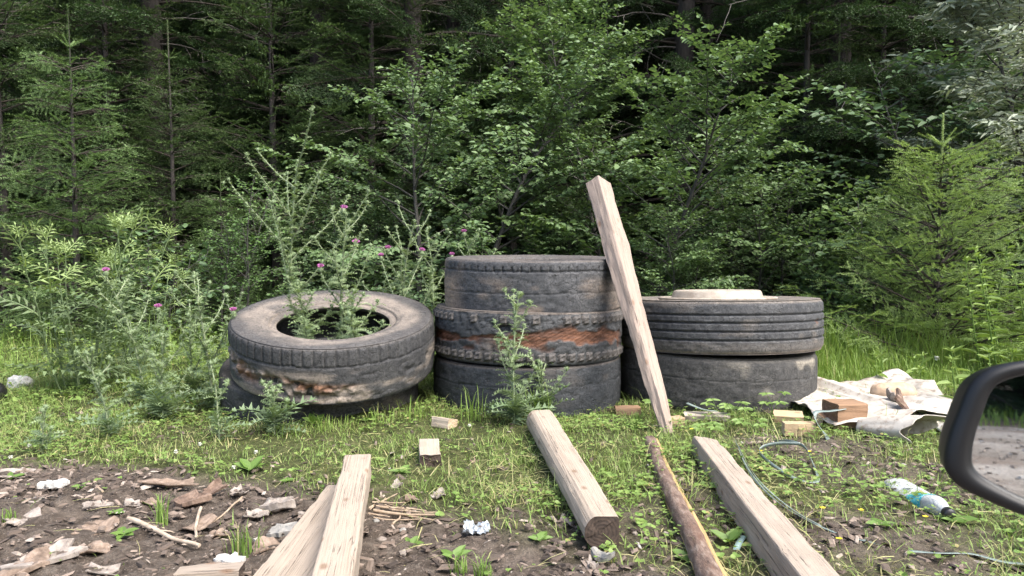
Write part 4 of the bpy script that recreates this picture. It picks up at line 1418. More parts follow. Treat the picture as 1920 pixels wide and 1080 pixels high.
# long arching grass right of the tyres
mb = MB()
x, y, rg = scatter(90000, 4.3, 7.2, 91)
pr = sstep(1.60, 1.85, x - .12 * (y - 5)) * np.clip(.75 + .5 * fbm(x * 3, y * 3, 0, 93), 0, 1) + .05 * sstep(4.9, 5.3, y)
k = (rg.random(len(x)) < pr) & (y > 4.45 + .25 * noise(x * 3, 0, 0, 4)) & free(x, y)
x, y = x[k], y[k]
n = len(x)
h = rg.uniform(.16, .44, n) * np.clip(.75 + .4 * fbm(x * 2.5, y * 2.5, 0, 95), .4, 1.2) * sstep(4.2, 5.1, y).clip(.35) * np.where(x > 3, .7, 1)
an = rg.normal(0, .9, n) + np.where(rg.random(n) < .5, 0, math.pi)
Mx = np.zeros((n, 3, 3))
Mx[:, 0, 0], Mx[:, 1, 0], Mx[:, 0, 1], Mx[:, 1, 1], Mx[:, 2, 2] = np.cos(an), np.sin(an), -np.sin(an), np.cos(an), 1
mb.inst(BLADE, Mx, np.stack([x, y, gz(x, y) - .01], -1), np.stack([h * rg.uniform(.15, .9, n), rg.uniform(.003, .006, n), h], -1), rg.uniform(0, 1, n), np.where(rg.random(n) < .07, .7, 0))
tag(mb.build('tall_grass', M['tall_grass']), 'long bright green grass growing right of the tyres', 'tall grass', kind='stuff')

# verge across the road
mb = MB()
rg = np.random.default_rng(99)
n = 4000
x, y = rg.uniform(-8, 16, n), rg.uniform(-12.5, -9.0, n)
h = rg.uniform(.06, .2, n)
an = rg.uniform(0, 6.28, n)
Mx = np.zeros((n, 3, 3))
Mx[:, 0, 0], Mx[:, 1, 0], Mx[:, 0, 1], Mx[:, 1, 1], Mx[:, 2, 2] = np.cos(an), np.sin(an), -np.sin(an), np.cos(an), 1
mb.inst(BLADE, Mx, np.stack([x, y, gz(x, y)], -1), np.stack([h * .6, rg.uniform(.01, .03, n), h], -1), rg.uniform(0, 1, n), 0.0)
tag(mb.build('verge_grass', M['tall_grass']), 'grass verge across the gravel road, seen in the car mirror', 'grass', kind='stuff')

# soil litter: wood chips, bark crumbs, pebbles
CH = np.array([[-.5, -.3, 0], [.35, -.42, .0], [.55, .25, 0], [-.3, .45, 0], [-.35, -.2, .3], [.3, -.25, .34], [.32, .2, .26], [-.25, .28, .36]])
CF = np.array([[4, 5, 6, 7], [0, 1, 5, 4], [1, 2, 6, 5], [2, 3, 7, 6], [3, 0, 4, 7]])
m, nt, p, out = nmat('litter')
va = attr(nt, 'va')
c = ramp(nt, va, [(0, (.035, .026, .02)), (.35, (.1, .075, .058)), (.6, (.22, .17, .135)), (.8, (.31, .26, .215)), (.97, (.42, .4, .37))])
nt.links.new(c, p.inputs['Base Color'])
p.inputs['Roughness'].default_value = .9
mb = MB()
x, y, rg = scatter(48000, 1.75, 4.2, 111, .70)
pr = np.clip(dirt(x, y), .10, 1) * (.4 + .6 * sstep(-.4, .5, fbm(x * 4, y * 4, 0, 113)))
k = rg.random(len(x)) < pr
x, y = x[k], y[k]
n = len(x)
CH = np.array([[-.5, -.3, 0], [.35, -.42, .0], [.55, .25, 0], [-.3, .45, 0], [-.35, -.2, .3], [.3, -.25, .34], [.32, .2, .26], [-.25, .28, .36]])
CF = np.array([[4, 5, 6, 7], [0, 1, 5, 4], [1, 2, 6, 5], [2, 3, 7, 6], [3, 0, 4, 7]])
an = rg.uniform(0, 6.28, n)
dr = np.stack([np.cos(an), np.sin(an), rg.normal(0, .22, n)], -1)
big = rg.random(n) ** 4
L = .004 + .030 * big
mb.inst((CH, CF), frames(dr, np.stack([rg.normal(0, .25, n), rg.normal(0, .25, n), np.ones(n)], -1)),
        np.stack([x, y, gz(x, y) + .002 + .006 * dirt(x, y)], -1), np.stack([L * rg.uniform(.8, 2.2, n), L * rg.uniform(.4, 1, n), L * rg.uniform(.25, .8, n)], -1), rg.beta(1.5, 2.9, n))
tag(mb.build('soil_litter', m), 'wood chips, bark crumbs and pebbles strewn over the bare soil', 'litter', kind='stuff')

# loose stones on the road
mb = MB()
rg = np.random.default_rng(171)
n = 5000
x, y = rg.uniform(-3, 10, n), rg.uniform(-9, .6, n)
an = rg.uniform(0, 6.28, n)
L = .015 + .06 * rg.random(n) ** 4
mb.inst((CH, CF), frames(np.stack([np.cos(an), np.sin(an), np.zeros(n)], -1), np.tile([[0, 0, 1.]], (n, 1))), np.stack([x, y, np.full(n, .012)], -1), np.stack([L, L * .8, L * .8], -1), rg.uniform(.3, 1, n))
tag(mb.build('road_gravel', m), 'loose stones on the gravel road seen in the car mirror', 'gravel', kind='stuff')
# ------------------------------------------------------------------ timber
def beam(name, p0, p1, w, h, label, cat, wm, em0, em1, seed, roll=0.0, taper=(1, 1), rounded=None, rough=.0025, chip=.012, sections=44, parent=None, skew=(0, 0), widths=None):
    """squared timber from p0 to p1 (centre line); local X runs along the grain"""
    p0, p1 = np.asarray(p0, float), np.asarray(p1, float)
    L = np.linalg.norm(p1 - p0)
    d = (p1 - p0) / L
    Mx = frames(d[None], np.array([[0, 0, 1.]]))[0]
    rg = np.random.default_rng(seed)
    bev = min(w, h) * .07
    hw, hh = w / 2, h / 2
    if rounded == 'side':       # one long side left round (+Y)
        prof = [(-hw + bev, -hh), (hw * .25, -hh)]
        prof += [(hw * .25 + hw * .75 * math.cos(a), hh * math.sin(a)) for a in np.linspace(-1.35, 1.35, 9)]
        prof += [(hw * .25, hh), (-hw + bev, hh), (-hw, hh - bev), (-hw, -hh + bev)]
    else:
        prof = []
        for sx, sy in ((-1, -1), (1, -1), (1, 1), (-1, 1)):
            pts_ = [(sx * hw, sy * (hh - bev)), (sx * (hw - bev * .3), sy * (hh - bev * .3)), (sx * (hw - bev), sy * hh)]
            mids = pts_ if sx * sy > 0 else pts_[::-1]
            prof += mids
        dense = []
        for q in range(len(prof)):
            a_, b_ = np.array(prof[q]), np.array(prof[(q + 1) % len(prof)])
            m_ = 4 if np.linalg.norm(b_ - a_) > bev * 2 else 1
            dense += [tuple(a_ + (b_ - a_) * s / m_) for s in range(m_)]
        prof = dense
    prof = np.array(prof)
    k = len(prof)
    t = np.linspace(0, 1, sections)
    sc = taper[0] + (taper[1] - taper[0]) * t
    if widths is not None:
        sc = np.interp(t, widths[0], widths[1])
    X = np.broadcast_to((t * L)[:, None], (sections, k)).copy()
    Y_ = prof[None, :, 0] * sc[:, None]
    Z_ = prof[None, :, 1] * sc[:, None]
    # ends not cut square, edges chipped, faces rough-sawn
    X += (np.exp(-t / .02)[:, None] * (prof[None, :, 0] * skew[0] + .004 * noise(prof[None, :, 0] * 40, prof[None, :, 1] * 40, 0, seed)))
    X += (np.exp(-(1 - t) / .02)[:, None] * (prof[None, :, 0] * skew[1] + .004 * noise(prof[None, :, 0] * 40, prof[None, :, 1] * 40, 3, seed)))
    ang = np.arctan2(prof[:, 1], prof[:, 0])[None]
    nz = rough * fbm(X * 7, np.cos(ang) * 3, np.sin(ang) * 3, seed, 3)
    corner = (np.abs(prof[:, 0]) > hw - bev * 1.6) & (np.abs(prof[:, 1]) > hh - bev * 1.6)
    nz = nz - corner[None] * chip * np.maximum(0, fbm(X * 9, ang * 3, 0, seed + 3, 2) - .25)
    wig = .0035 * fbm(t * 2.2, seed * 1.7, 0, seed + 9, 2)
    rr = np.sqrt(Y_ ** 2 + Z_ ** 2) + 1e-9
    Y_ = Y_ * (1 + nz / rr) + wig[:, None]
    Z_ = Z_ * (1 + nz / rr)
    V = np.stack([X, Y_, Z_], -1).reshape(-1, 3)
    i_ = np.arange(sections - 1)[:, None] * k
    j = np.arange(k)[None]
    jn = (j + 1) % k
    F_ = np.stack(np.broadcast_arrays(i_ + j, i_ + jn, i_ + k + jn, i_ + k + j), -1).reshape(-1, 4)
    mb = MB()
    mb.add(V, F_, 0.0, 0.0, 0)
    for s_, mi in ((0, 1), (sections - 1, 2)):
        ring = V[s_ * k:(s_ + 1) * k]
        c_ = ring.mean(0)
        inner = c_ + (ring - c_) * .5 + np.array([1, 0, 0]) * rg.normal(0, .0012, (k, 1))
        VV = np.vstack([ring, inner, c_])
        q = np.arange(k)
        qn = (q + 1) % k
        f4 = np.stack([q, qn, k + qn, k + q], -1)
        f3 = np.stack([k + q, k + qn, np.full(k, 2 * k)], -1)
        if s_ == 0:
            f4, f3 = f4[:, ::-1], f3[:, ::-1]
        mb.add(VV, f4, 0, 0, mi)
        mb.add(VV, f3, 0, 0, mi)
    o = mb.build(name, [wm, em0, em1], parent, False)
    o.matrix_world = Matrix.Translation(Vector(p0)) @ Matrix(Mx.tolist()).to_4x4() @ Matrix.Rotation(roll, 4, 'X')
    return tag(o, label, cat)

EL_, ED, EB = M['end_light'], M['end_dark'], M['end_brown']
# leaning stake, wedge-shaped, pointed at the foot
stake_p0, stake_p1 = np.array([.718, 3.455, -.02]), np.array([.478, 4.275, 1.20])
beam('wooden_stake', stake_p0, stake_p1, .122, .088, 'tall tapering wooden stake leaning against the three-tyre stack', 'stake',
     wood_mat('stake_wood', *W_TAN, stain=.25, seed=1.3), EL_, EL_, 11, R(33), rough=.004, chip=.01, sections=70,
     widths=([0, .04, .10, .30, .42, .45, .62, .70, .72, .80, 1], [.38, .5, .62, .72, .80, .86, .95, 1.06, 1.10, 1.0, .98]))
# log beam with one round side
g0, g1 = gp(1128, 1030), gp(1012, 812)
beam('log_beam', [g0[0], g0[1], .050], [g1[0], g1[1] + .02, .052], .112, .10, 'squared log with round side and dark sawn end lying before the three-tyre stack', 'log',
     wood_mat('log_wood', *W_PALE, stain=.3, seed=2.1), ED, EB, 12, 0, rounded='side', taper=(.92, 1.05), rough=.0015, chip=.003)
# right beam
beam('squared_beam', [.715, 1.45, .058], [.775, 3.06, .052], .108, .098, 'long squared beam lying with its near end out of the picture, beside the green strap', 'beam',
     wood_mat('beam_wood', *W_GREY, stain=.35, seed=3.7), EL_, EL_, 13, R(6), taper=(1.0, .86), rough=.002, chip=.006, skew=(.2, .35))
# two boards bottom left, crossed
beam('thick_board', [-.585, 1.45, .022], [-.575, 2.62, .026], .15, .04, 'wide cracked board lying under the narrower square timber', 'board',
     wood_mat('board_wood', *W_PALE, stain=.2, seed=4.4), EL_, EL_, 14, 0, taper=(1.15, .9), rough=.002)
beam('square_timber', [-.366, 1.40, .098], [-.555, 2.70, .085], .094, .085, 'pale square timber resting on the wide cracked board', 'timber',
     wood_mat('timber_wood', *W_PALE, stain=.12, seed=5.2), EL_, EL_, 15, 0, rough=.0015, chip=.006)
# small board at the lower frame edge
b0, b1 = gp(335, 1085), gp(455, 1080)
beam('short_board', [b0[0], b0[1], .015], [b1[0], b1[1], .018], .06, .022, 'grey board end at the very bottom edge, left of the crossed boards', 'board', wood_mat('grey_board', *W_GREY, seed=6.1), ED, ED, 16)
# bark-covered slab
def slab():
    p0, p1 = np.array([.485, 1.45, .025]), np.array([.592, 3.22, .03])
    L = np.linalg.norm(p1 - p0)
    Mx = frames(((p1 - p0) / L)[None], np.array([[0, 0, 1.]]))[0]
    n = 90
    t = np.linspace(0, 1, n)
    a = np.linspace(0, math.pi, 13)
    w = .031 * (1.1 - .25 * t)
    X = np.broadcast_to((t * L)[:, None], (n, 13))
    bk = fbm(X * 18, np.cos(a)[None] * 3.5, np.sin(a)[None] * 3, 5, 4)
    rr = 1 + .10 * bk
    Yy = np.cos(a)[None] * w[:, None] * rr + (.008 * fbm(t * 3, 0, 0, 7))[:, None]
    Zz = np.sin(a)[None] * .034 * rr
    V = np.stack([X, Yy, Zz], -1).reshape(-1, 3)
    i_ = np.arange(n - 1)[:, None] * 13
    j = np.arange(12)[None]
    F_ = np.stack(np.broadcast_arrays(i_ + j, i_ + j + 1, i_ + 13 + j + 1, i_ + 13 + j), -1).reshape(-1, 4)
    m, nt, p, out = nmat('slab_bark')
    v = coords(nt, (.5, 1, 1))
    n1, n2 = tnoise(nt, v, 38, 6, .7), tnoise(nt, v, 9, 4, .6)
    c = ramp(nt, n1, [(.3, (.05, .03, .022)), (.5, (.15, .1, .075)), (.72, (.29, .23, .185))])
    c = mix(nt, mth(nt, 'MULTIPLY', fac(nt, n2, .5, .62), .6), c, (.12, .06, .036))
    nt.links.new(c, p.inputs['Base Color'])
    p.inputs['Roughness'].default_value = .9
    bump(nt, p, n1, .9, .01)
    root = empty('bark_slab', tuple(p0))
    Q = Matrix(Mx.tolist()).to_4x4() @ Matrix.Rotation(R(-14), 4, 'X')
    root.matrix_world = Matrix.Translation(Vector(p0)) @ Q
    mb = MB()
    mb.add(V, F_[:, ::-1])
    mb.build('bark', m, root, True)
    # pale sawn wood under the bark, showing along one edge and at the far end
    ln = [(-.036, -.022), (.029, -.022), (.031, .004), (-.039, .010)]
    P_ = np.array(ln)
    W_ = np.stack([np.broadcast_to((t * L)[:, None], (n, 4)) + np.array([-.004, -.004, -.004, -.004]) * 0, P_[None, :, 0] * (1.1 - .25 * t)[:, None] + (.008 * fbm(t * 3, 0, 0, 7))[:, None], np.broadcast_to(P_[None, :, 1], (n, 4))], -1)
    W_[0, :, 0] -= .004
    W_[-1, :, 0] += .012
    i_ = np.arange(n - 1)[:, None] * 4
    j = np.arange(4)[None]
    F2 = np.stack(np.broadcast_arrays(i_ + j, i_ + (j + 1) % 4, i_ + 4 + (j + 1) % 4, i_ + 4 + j), -1).reshape(-1, 4)
    mb = MB()
    mb.add(W_.reshape(-1, 3), F2)
    mb.add(W_[0], [[3, 2, 1, 0]])
    mb.add(W_[-1], [[0, 1, 2, 3]])
    mb.build('sawn_wood', wood_mat('fresh_slab_wood', (.50, .36, .17), (.36, .23, .1), stain=.15, seed=8.8), root)
    tag(root, 'narrow slab with brown bark on top and yellow sawn edge', 'bark slab')
slab()

def block(px, py, w, l, h, yaw, label, wm, em, seed, sink=.0, roll=0.0, pitch=0.0, name='wood_block'):
    """offcut whose near bottom edge meets the ground at the pixel; yaw turns its grain axis from +X"""
    g = gp(px, py)
    c_ = np.array([g[0], g[1] + .5 * w, gz1(g[0], g[1]) + h / 2 - sink])
    d = np.array([math.cos(yaw) * math.cos(pitch), math.sin(yaw) * math.cos(pitch), math.sin(pitch)])
    return beam(name, c_ - d * l / 2, c_ + d * l / 2, w, h, label, 'wood block', wm, em, em, seed, roll, sections=10, rough=.0015, chip=.006)
wb_pale = wood_mat('offcut_pale', (.37, .315, .255), (.36, .28, .2), stain=.2, seed=7.7)
wb_fresh = wood_mat('offcut_fresh', (.42, .315, .195), (.31, .215, .12), stain=.15, seed=9.1)
wb_brown = wood_mat('offcut_brown', (.27, .17, .105), (.17, .1, .058), stain=.2, seed=10.3)
wb_grey = wood_mat('offcut_grey', (.42, .37, .31), (.22, .18, .14), stain=.3, seed=11.9)
block(803, 858, .085, .25, .05, R(97), 'pale offcut with dark end lying alone in the grass', wb_pale, ED, 21)  # both cut ends use the darkest end-grain colour
block(832, 803, .08, .10, .05, R(150), 'small pale offcut in the grass at the foot of the three-tyre stack', wb_pale, EL_, 22, .01, R(15))
block(1178, 775, .06, .13, .05, R(4), 'brown offcut in the shade behind the stake', wb_brown, EB, 23, .01)
block(1264, 797, .07, .10, .05, R(5), 'yellowish offcut just right of the stake foot', wb_fresh, EL_, 24, .01)
block(1328, 792, .06, .22, .04, R(-10), 'grey weathered board end in the grass before the right stack', wb_grey, ED, 25, .005, R(10), name='board_end')
block(1500, 823, .05, .135, .062, R(-2), 'pale sawn block standing on edge before the right stack', wb_fresh, EL_, 26, .0)
block(1482, 803, .07, .13, .045, R(-14), 'yellow split offcut just behind the pale sawn block', wb_fresh, EB, 27, .0, R(14))
block(1594, 812, .14, .145, .118, R(8), 'big brown squared block on the cream sheet', wb_brown, EB, 28)
block(1546, 803, .05, .08, .05, R(40), 'small reddish wood chunk beside the big brown block', wb_brown, EL_, 29, .0, R(25))
# ------------------------------------------------------------------ cream sheet, rolled and crumpled
m, nt, p, out = nmat('dirty_sheet')
v = coords(nt)
n1, n2, n3 = tnoise(nt, v, 5, 5, .6), tnoise(nt, v, 28, 5, .7), tnoise(nt, v, 90, 3, .6)
c = ramp(nt, n1, [(.3, (.22, .185, .15)), (.45, (.40, .365, .315)), (.7, (.5, .47, .425))])
c = mix(nt, mth(nt, 'MULTIPLY', fac(nt, n2, .52, .66), .8), c, (.2, .145, .1))
nt.links.new(c, p.inputs['Base Color'])
p.inputs['Roughness'].default_value = .6
bump(nt, p, n3, .2, .004)
M['sheet'] = m
def gridmesh(X, Y, Z, name, mat_, parent, thick=.003):
    ny_, nx_ = X.shape
    i_ = (np.arange(ny_ - 1)[:, None] * nx_ + np.arange(nx_ - 1)[None]).ravel()
    mb = MB()
    mb.add(np.stack([X, Y, Z], -1).reshape(-1, 3), np.stack([i_, i_ + 1, i_ + nx_ + 1, i_ + nx_], -1))
    o = mb.build(name, mat_, parent, True)
    s = o.modifiers.new('thick', 'SOLIDIFY')
    s.thickness = thick
    s.offset = 1
    return o
def crumple(u, w_, n, seed, amp):
    """sharp-creased height: random lattice joined by flat triangles"""
    L_ = np.random.default_rng(seed).uniform(0, 1, (n + 2, n + 2)) ** 1.6 * amp
    a_, b_ = u * n, w_ * n
    i_, j_ = np.floor(a_).astype(int), np.floor(b_).astype(int)
    f, g_ = a_ - i_, b_ - j_
    z00, z10, z01, z11 = L_[i_, j_], L_[i_ + 1, j_], L_[i_, j_ + 1], L_[i_ + 1, j_ + 1]
    return np.where(f + g_ < 1, z00 + (z10 - z00) * f + (z01 - z00) * g_, z11 + (z01 - z11) * (1 - f) + (z10 - z11) * (1 - g_))
sheet = empty('cream_sheet', (1.90, 3.85, 0))
# flat part
u, w_ = np.meshgrid(np.linspace(0, 1, 70), np.linspace(0, 1, 70))
X = -.42 + .82 * u + .05 * noise(w_ * 4, u * 2, 0, 3)
Y = -.42 + .9 * w_ + .06 * noise(u * 4, w_ * 2, 0, 5) + .14 * u
Z = .016 + crumple(u, w_, 6, 3, .06) + crumple(u, w_, 15, 4, .018) + .004 * fbm(X * 20, Y * 20, 0, 8, 2)
Z += gz(X + 1.85, Y + 3.85) + .05 * sstep(.7, 1, u) * sstep(.3, .8, w_)
gridmesh(X, Y, Z, 'flat_part', M['sheet'], sheet)
# rolled fold in front: a cone-like curl open to the right
a, t = np.meshgrid(np.linspace(-.45 * math.pi, 1.3 * math.pi, 60), np.linspace(0, 1, 44))
rad = (.030 + .050 * t ** .8) * (1 + .07 * fbm(a * 1.1, t * 2.2, 0, 13, 2)) + crumple((a - a.min()) / np.ptp(a) * .999, t * .999, 4, 9, .014)
tt = t * (1 + .3 * np.sin(a * 1.3 + .5) + .18 * noise(a * 2.2, 0, 0, 23))
X = -.32 + .20 * tt + .66 * np.cos(a) * rad
Y = -.40 - .17 * tt + .75 * np.cos(a) * rad
Z = .036 + .026 * t + np.sin(a) * rad * .82
gridmesh(X, Y, Z + .01, 'rolled_fold', M['sheet'], sheet, .0035)
# right crumple
u, w_ = np.meshgrid(np.linspace(0, 1, 40), np.linspace(0, 1, 40))
X = .05 + .36 * u
Y = -.42 + .5 * w_ + .1 * u
Z = .015 + .05 * np.exp(-((u - .55 + .35 * (w_ - .5)) / .28) ** 2) * (.45 + .55 * w_) + crumple(u, w_, 6, 11, .05)
gridmesh(X, Y, Z, 'crumpled_fold', M['sheet'], sheet)
# long strip curling up beside the tyre
t, w_ = np.meshgrid(np.linspace(0, 1, 50), np.linspace(-1, 1, 12))
X = -.30 + .34 * t + .01 * w_
Y = .47 - .56 * t + .055 * w_ + .03 * np.sin(t * 5)
Z = .085 - .045 * t + .045 * np.maximum(w_ + .2, 0) ** 1.4 * (1 - .6 * t) + .012 * noise(t * 6, w_, 0, 19) - .03 * (w_ < -.4)
gridmesh(X, Y, Z, 'curled_strip', M['sheet'], sheet)
tag(sheet, 'dirty cream sheet, rolled and crumpled on the ground beside the right tyre stack', 'plastic sheet')

# ------------------------------------------------------------------ loose pieces
def lump(name, pos, size, label, cat, mat_, seed, rough=.18, yaw=0.0, sub=18, power=2.6):
    """rounded irregular solid"""
    th, ph = np.meshgrid(np.linspace(0, 2 * math.pi, sub * 2, endpoint=False), np.linspace(0, math.pi, sub))
    c_, s_ = np.cos, np.sin
    e = 2 / power
    sg = lambda q: np.sign(q) * np.abs(q) ** e
    X, Y, Z = sg(c_(th)) * sg(s_(ph)), sg(s_(th)) * sg(s_(ph)), sg(c_(ph))
    k = 1 + rough * fbm(X * 1.9, Y * 1.9, Z * 1.9, seed, 4)
    V = np.stack([X * k * size[0] / 2, Y * k * size[1] / 2, Z * k * size[2] / 2], -1).reshape(-1, 3)
    n_ = sub * 2
    i_ = np.arange(sub - 1)[:, None] * n_
    j = np.arange(n_)[None]
    F_ = np.stack(np.broadcast_arrays(i_ + j, i_ + n_ + j, i_ + n_ + (j + 1) % n_, i_ + (j + 1) % n_), -1).reshape(-1, 4)
    mb = MB()
    mb.add(V, F_)
    o = mb.build(name, mat_, None, True, tuple(pos))
    o.rotation_euler = (0, 0, yaw)
    return tag(o, label, cat)

def plain_mat(name, stops, scale=20, rough=.85, bs=.5, bd=.006, spec=.3):
    m, nt, p, out = nmat(name)
    v = coords(nt)
    n1 = tnoise(nt, v, scale, 6, .68)
    nt.links.new(ramp(nt, n1, stops), p.inputs['Base Color'])
    p.inputs['Roughness'].default_value = rough
    p.inputs['Specular IOR Level'].default_value = spec
    bump(nt, p, n1, bs, bd)
    return m
M['tan_stone'] = plain_mat('tan_stone', [(.3, (.30, .21, .14)), (.55, (.44, .32, .22)), (.75, (.5, .39, .29))])
M['bark_flake'] = plain_mat('bark_flake', [(.3, (.08, .055, .04)), (.5, (.19, .14, .105)), (.72, (.31, .24, .19))], 34)
M['bark_red'] = plain_mat('red_bark_flake', [(.3, (.065, .042, .03)), (.5, (.155, .105, .078)), (.72, (.26, .19, .145))], 34)
M['grey_flake'] = plain_mat('grey_flake', [(.3, (.12, .10, .085)), (.5, (.25, .215, .185)), (.72, (.38, .34, .30))], 30)
M['foam'] = plain_mat('white_foam', [(.3, (.34, .32, .29)), (.5, (.49, .48, .45)), (.72, (.6, .59, .57))], 50, .8, .8, .01)
M['slate'] = plain_mat('slate_stone', [(.3, (.16, .155, .14)), (.55, (.25, .24, .22)), (.75, (.33, .31, .28))], 25)
M['stick'] = plain_mat('barked_stick', [(.3, (.26, .20, .15)), (.55, (.42, .34, .26)), (.78, (.5, .43, .35))], 26)
M['straw'] = plain_mat('splinter', [(.3, (.22, .16, .11)), (.6, (.36, .28, .2)), (.8, (.46, .38, .3))], 40)

def flake(px, py, w, l, yaw, label, mat_, seed, name='bark_flake', cat='bark piece', th=.005, curl=.012, tiltx=0.0, lift=.001, spiky=.4, group=None):
    """flat irregular chip with thickness and a slight curl"""
    g = gp(px, py)
    rg = np.random.default_rng(seed)
    w, l = w * 1.35, l * .9
    n = 22
    a = np.arange(n) * 2 * math.pi / n
    r = 1 + spiky * noise(np.cos(a) * 1.7 + seed, np.sin(a) * 1.7, 0, seed) + spiky * .6 * rg.normal(0, .5, n)
    sq = 1 / np.maximum(np.abs(np.cos(a)), np.abs(np.sin(a))) ** .6
    ox, oy = np.cos(a) * r * sq * l / 2, np.sin(a) * r * sq * w / 2
    rings = [1.0, .8, .5, .22]
    V = []
    for top in (1, 0):
        for q, s in enumerate(rings):
            x_, y_ = ox * s, oy * s
            z_ = curl * (4 * (y_ / w) ** 2) + .3 * curl * np.sin(x_ / l * 5 + seed) + .0045 * fbm(x_ * 60, y_ * 60, top, seed + 5, 2) * (q > 0)
            z_ = z_ + (th * (.75 if q == 0 else 1) * (1 + .4 * noise(x_ * 40, y_ * 40, 0, seed)) if top else 0)
            V.append(np.stack([x_, y_, z_], -1))
    V = np.array(V)
    F_ = []
    idx = lambda top, q, k: ((0 if top else 4) + q) * n + k % n
    for k in range(n):
        for q in range(3):
            F_.append([idx(1, q, k), idx(1, q, k + 1), idx(1, q + 1, k + 1), idx(1, q + 1, k)])
            F_.append([idx(0, q, k + 1), idx(0, q, k), idx(0, q + 1, k), idx(0, q + 1, k + 1)])
        F_.append([idx(0, 0, k), idx(0, 0, k + 1), idx(1, 0, k + 1), idx(1, 0, k)])
    V = V.reshape(-1, 3)
    mb = MB()
    mb.add(V, F_)
    for top in (1, 0):
        c_ = V[[idx(top, 3, k) for k in range(n)]]
        mb.add(np.vstack([c_, c_.mean(0)]), [[k, (k + 1) % n, n] if top else [(k + 1) % n, k, n] for k in range(n)])
    o = mb.build(name, mat_, None, False, (g[0], g[1], gz1(g[0], g[1]) + lift))
    o.rotation_euler = (tiltx, rg.normal(0, .06), yaw)
    return tag(o, label, cat, group)

lump('tan_stone', at(1675, 766, 4.02) * [1, 1, 0] + [0, 0, .085], (.235, .13, .10), 'smooth tan loaf-shaped stone lying on the cream sheet', 'stone', M['tan_stone'], 3, .10, R(-6))
flake(1688, 790, .10, .16, R(55), 'jagged brown bark chunk propped against the tan stone', M['bark_red'], 4, th=.02, tiltx=R(50), lift=.07, spiky=.6)
flake(1668, 775, .05, .10, R(95), 'thin grey bark splinter standing beside the jagged bark chunk', M['grey_flake'], 5, th=.012, tiltx=R(65), lift=.07, spiky=.4)
# bark and foam on the bare soil (pixel of the centre, width, length, turn)
B, RD, GR, FO, SL = M['bark_flake'], M['bark_red'], M['grey_flake'], M['foam'], M['slate']
flake(100, 921, .045, .085, .1, 'white crusty foam piece at the upper left of the bare soil', FO, 31, 'foam_piece', 'foam', .02, .004)
flake(430, 1052, .042, .075, -.6, 'white crackled foam piece beside the bottom edge board', FO, 32, 'foam_piece', 'foam', .02, .006)
lump('foam_piece', gp(38, 728) + [0, 0, .03], (.13, .10, .085), 'white foam lump in the grass far left', 'foam', FO, 33, .3)
flake(40, 985, .07, .09, -.7, 'grey-white flaky piece on the soil at the left edge', GR, 34, 'grey_flake', spiky=.4)
flake(62, 950, .03, .05, -.7, 'long thin grey bark flake sloping down below the upper foam piece', GR, 35)
flake(178, 1000, .085, .115, .1, 'rounded grey-brown bark flake with a notch, left of the stick', B, 36, spiky=.35)
flake(90, 1062, .09, .17, .6, 'large split grey plank scrap at the lower left', GR, 37, 'wood_scrap', 'wood scrap', .014)
flake(55, 1080, .06, .12, .8, 'brown plank scrap in the lower left corner', B, 38, 'wood_scrap', 'wood scrap', .014)
flake(178, 1042, .05, .075, .2, 'small flat brown stone-like flake at bottom left', B, 39, spiky=.2)
flake(180, 1078, .04, .12, .05, 'long flat flake at the bottom edge, left of the board end', GR, 40)
flake(185, 960, .03, .10, .45, 'long tilted grey bark sliver above the notched flake', GR, 41, tiltx=.3)
flake(315, 915, .05, .20, .12, 'long pale bark strip at the edge of the grass', B, 42, spiky=.3, lift=.012)
flake(360, 948, .055, .125, .25, 'reddish bark slab lying crosswise in the middle of the bark heap', RD, 43, th=.02, lift=.014)
flake(398, 928, .032, .10, 1.1, 'reddish bark strip rising at the right of the bark heap', RD, 44, th=.012, tiltx=.4, lift=.02)
flake(370, 990, .09, .09, -.3, 'squarish tan bark flake under the short upright stick', B, 45, spiky=.2, lift=.010)
flake(408, 1008, .045, .06, .6, 'small tan bark flake right of the squarish one', B, 46)
flake(285, 946, .045, .09, -.2, 'tan bark flake behind the grass tuft', B, 47)
flake(250, 955, .04, .055, .4, 'small grey bark crumb left of the grass tuft', GR, 48)
flake(480, 966, .045, .075, .3, 'pale curled bark flake halfway to the crossed boards', GR, 49)
flake(525, 955, .035, .115, -.12, 'dark grooved wood piece left of the crossed boards', M['grey_flake'], 50, 'wood_scrap', 'wood scrap', .03)
flake(530, 992, .06, .09, .2, 'flat grey slate stone beside the wide board', SL, 51, 'slate_stone', 'stone', .016, .002)
flake(500, 1024, .055, .075, .6, 'tan bark flake with upturned edge near the wide board', B, 52)
flake(22, 900, .07, .12, .3, 'grey earth-covered flake at the left edge of the soil', GR, 53)
flake(445, 925, .04, .055, .8, 'grey dry leaf-like flake at the grass edge', GR, 54)
flake(890, 860, .02, .03, .8, 'pale chip in the grass right of the pale offcut', B, 55)
flake(820, 925, .035, .05, .3, 'pale chip in the gravel right of the square timber', GR, 56)
flake(745, 905, .03, .05, .9, 'pale chip just right of the far end of the square timber', GR, 57)
flake(770, 930, .025, .045, .2, 'tan chip in the splinter heap', B, 58)
flake(620, 915, .02, .045, .5, 'tan chip beside the far end of the wide board', B, 59)
flake(1130, 1045, .04, .05, 1.2, 'grey stone chip under the dark log end', SL, 60, 'slate_stone', 'stone', .02)
flake(1110, 1060, .025, .03, .2, 'small pale stone before the dark log end', GR, 61, 'pebble', 'stone', .015)
flake(1345, 792, .04, .07, .2, 'flat grey splinter in the grass before the right stack', GR, 62)
